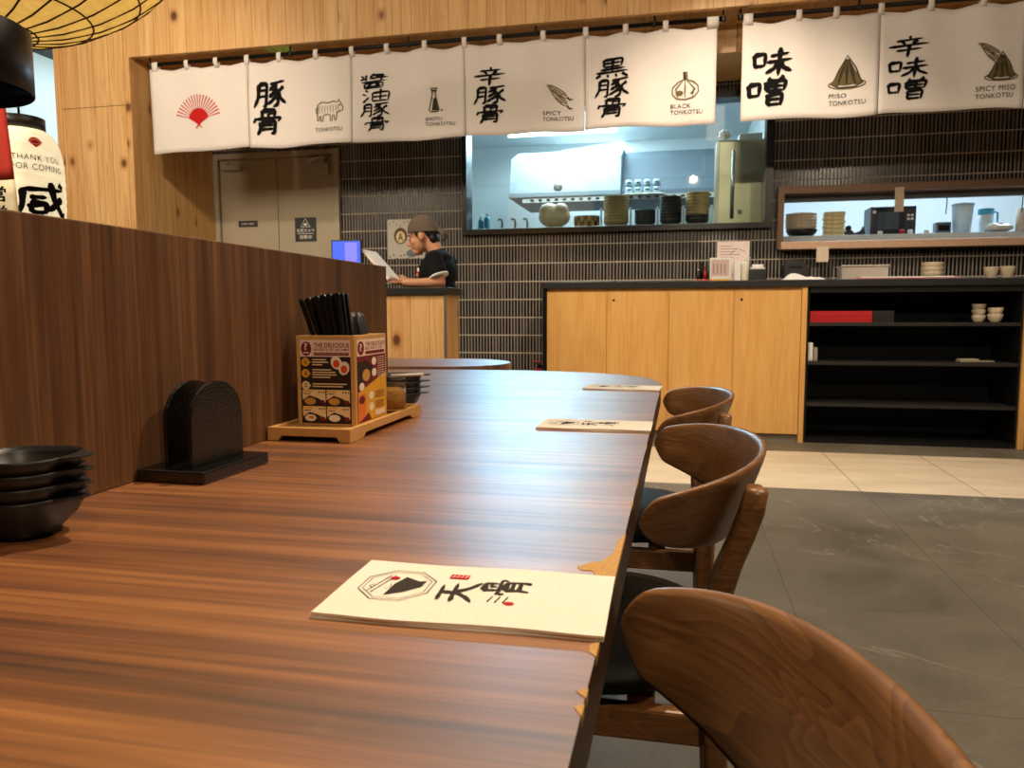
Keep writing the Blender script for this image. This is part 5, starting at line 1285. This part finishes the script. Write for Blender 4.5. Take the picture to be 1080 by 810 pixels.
# red and white hanging banner at the edge
hb_ = thing('hanging_banner', 'red and white vertical banner with black lettering at the left edge', 'banner', (-2.65, 2.6, 1.20))
vs = []; fs = []
def hbp(u, v, l=0): return (u*.18-.10+(.62-v)*.055*1.0-.03, -.006*math.sin(u*5+v*4)-l, v)
RB = M('red_cloth', (198, 48, 34), .85)
for (v0, v1, m, nm) in ((.30, .80, RB, 'red_cloth'), (-.3, .30, M('white_cloth', (240, 228, 196), .85), 'white_cloth')):
    vs = []; fs = []; nx, nz = 8, 10
    for j in range(nz+1):
        for i in range(nx+1): vs.append(hbp(i/nx, v0+(v1-v0)*j/nz))
    for j in range(nz):
        for i in range(nx): a = j*(nx+1)+i; fs.append((a, a+1, a+nx+2, a+nx+1))
    o = MB().add(vs, fs, m, True).build(nm, hb_); mo = o.modifiers.new('s', 'SOLIDIFY'); mo.thickness = .002; mo.offset = 1
P = Print(lambda u, v, l: hbp(u, v, .002+l))
for i, c_ in enumerate('営業中'): P.text(c_, .22, .215-.075*i, .72, .278-.075*i, INK, .02)
P.build('lettering', hb_)
MB().tube([(-.13, 0, .80), (.06, 0, .80)], .006, DARKMET).tube([(-.03, 0, .80), (-.03, 0, 2.4)], .003, DARKMET).build('banner_pole', hb_)

# ------------------------------------------------------------------ lights
def area(name, loc, size, energy, col, target=None, sy=None, spread=180):
    l = bpy.data.lights.new(name, 'AREA'); l.energy = energy; l.color = col; l.size = size; l.spread = math.radians(spread)
    if sy: l.shape = 'RECTANGLE'; l.size_y = sy
    o = bpy.data.objects.new(name, l); COL.objects.link(o); o.location = loc
    if target: o.rotation_euler = (Vector(target)-Vector(loc)).to_track_quat('-Z', 'Y').to_euler()
    return o
def spot(name, loc, target, energy, col, ang=70, blend=.6, r=.04):
    l = bpy.data.lights.new(name, 'SPOT'); l.energy = energy; l.color = col; l.spot_size = math.radians(ang); l.spot_blend = blend; l.shadow_soft_size = r
    o = bpy.data.objects.new(name, l); COL.objects.link(o); o.location = loc
    o.rotation_euler = (Vector(target)-Vector(loc)).to_track_quat('-Z', 'Y').to_euler()
    return o
WARM = (1, .79, .54); WARM2 = (1, .83, .62); COOL = (.70, .87, 1)
spot('ceiling_spot_table', (-.1, 1.9, 3.3), (-.50, .55, .75), 260, WARM, 44, 1, .035)
spot('ceiling_spot_chairs', (1.4, 1.6, 3.4), (.3, .8, .4), 150, WARM, 70, .8, .05)
spot('ceiling_spot_counter', (.3, 4.0, 3.45), (.3, 5.9, .6), 210, WARM2, 85, .8, .05)
spot('ceiling_spot_shelves', (2.6, 3.6, 3.45), (2.0, 4.4, .2), 200, WARM2, 95, .8, .05)
spot('ceiling_spot_pine', (-2.0, 3.2, 3.5), (-1.6, 4.9, .7), 190, WARM2, 70, .8, .05)
spot('ceiling_spot_column', (-2.9, 2.9, 3.4), (-4.2, 5.4, 2.0), 210, WARM2, 80, .9, .08)
spot('ceiling_spot_floor', (1.9, 2.2, 3.4), (1.3, 2.6, 0), 200, WARM2, 90, .8, .05)
area('ceiling_panel', (0, 2.9, 3.5), 4.5, 48, WARM2, (0, 4.9, 0), 1.2)
for i, x in enumerate((-2.2, .2, 2.4)): spot('ceiling_spot_rear', (x, -1.2, 3.3), (x-.6, 6.5, 1.3), 130, WARM2, 75, .8, .05)
area('table_sheen_fill', (-1.95, 8.2, 2.90), 1.5, 11, (.44, .73, 1), (-.45, 1.9, .75), .5, 50)  # unseen area light added to throw the blue sheen on the tabletop
area('kitchen_ceiling_panel', (-1.0, 8.2, 2.95), 2.4, 110, (.80, .93, 1), (-.7, 8.2, 0), .9)
area('kitchen_ceiling_panel_front', (-.9, 7.1, 2.9), 2.2, 30, (.86, .96, 1), (-.7, 7.8, 1.4), .2)
area('hatch_ceiling_panel', (2.4, 7.8, 2.93), 2.4, 108, COOL, (2.4, 7.8, 0), 1.2)
area('mall_daylight_fill', (-5.6, 7.2, 3.5), 1.2, 75, (.85, .95, 1), (-6.4, 7.2, 1.6), 2.4)  # unseen area light added for mall daylight on the teal wall
spot('left_banner_fill', (-3.5, 1.2, 3.3), (-2.75, 2.8, 1.4), 90, WARM2, 50, .8, .06)  # fill added to brighten the red and white banner
spot('near_table_fill', (.5, -.9, 3.3), (-.1, .7, .75), 110, WARM, 60, .9, .12)  # fill added from behind the camera for napkin edges and nearest chair
area('door_wash_fill', (-4.3, 1.6, 3.45), 1.4, 120, WARM2, (-3.4, 6.5, 1.3), 1.0)  # soft fill added to brighten the service door and reveal
l = bpy.data.lights.new('exit_sign_glow', 'SPOT'); l.energy = 3; l.color = (.1, 1, .25); l.spot_size = .5; l.spot_blend = .8; l.shadow_soft_size = .02
o = bpy.data.objects.new('exit_sign_glow', l); COL.objects.link(o); o.location = (-3.0, 5.62, 2.45); o.rotation_euler = (Vector((-3.05, 5.56, 3.0))-Vector((-3.0, 5.62, 2.45))).to_track_quat('-Z', 'Y').to_euler()

w = bpy.data.worlds.new('world'); sc.world = w; w.use_nodes = True
w.node_tree.nodes['Background'].inputs[0].default_value = (1, .86, .7, 1); w.node_tree.nodes['Background'].inputs[1].default_value = .02
sc.view_settings.view_transform = 'Standard'; sc.view_settings.look = 'None'; sc.view_settings.gamma = 1; sc.view_settings.use_curve_mapping = False
sc.view_settings.exposure = 0.0
sc.cycles.use_denoising = True
sc.cycles.max_bounces = 8; sc.cycles.transparent_max_bounces = 16; sc.cycles.caustics_reflective = False; sc.cycles.caustics_refractive = False
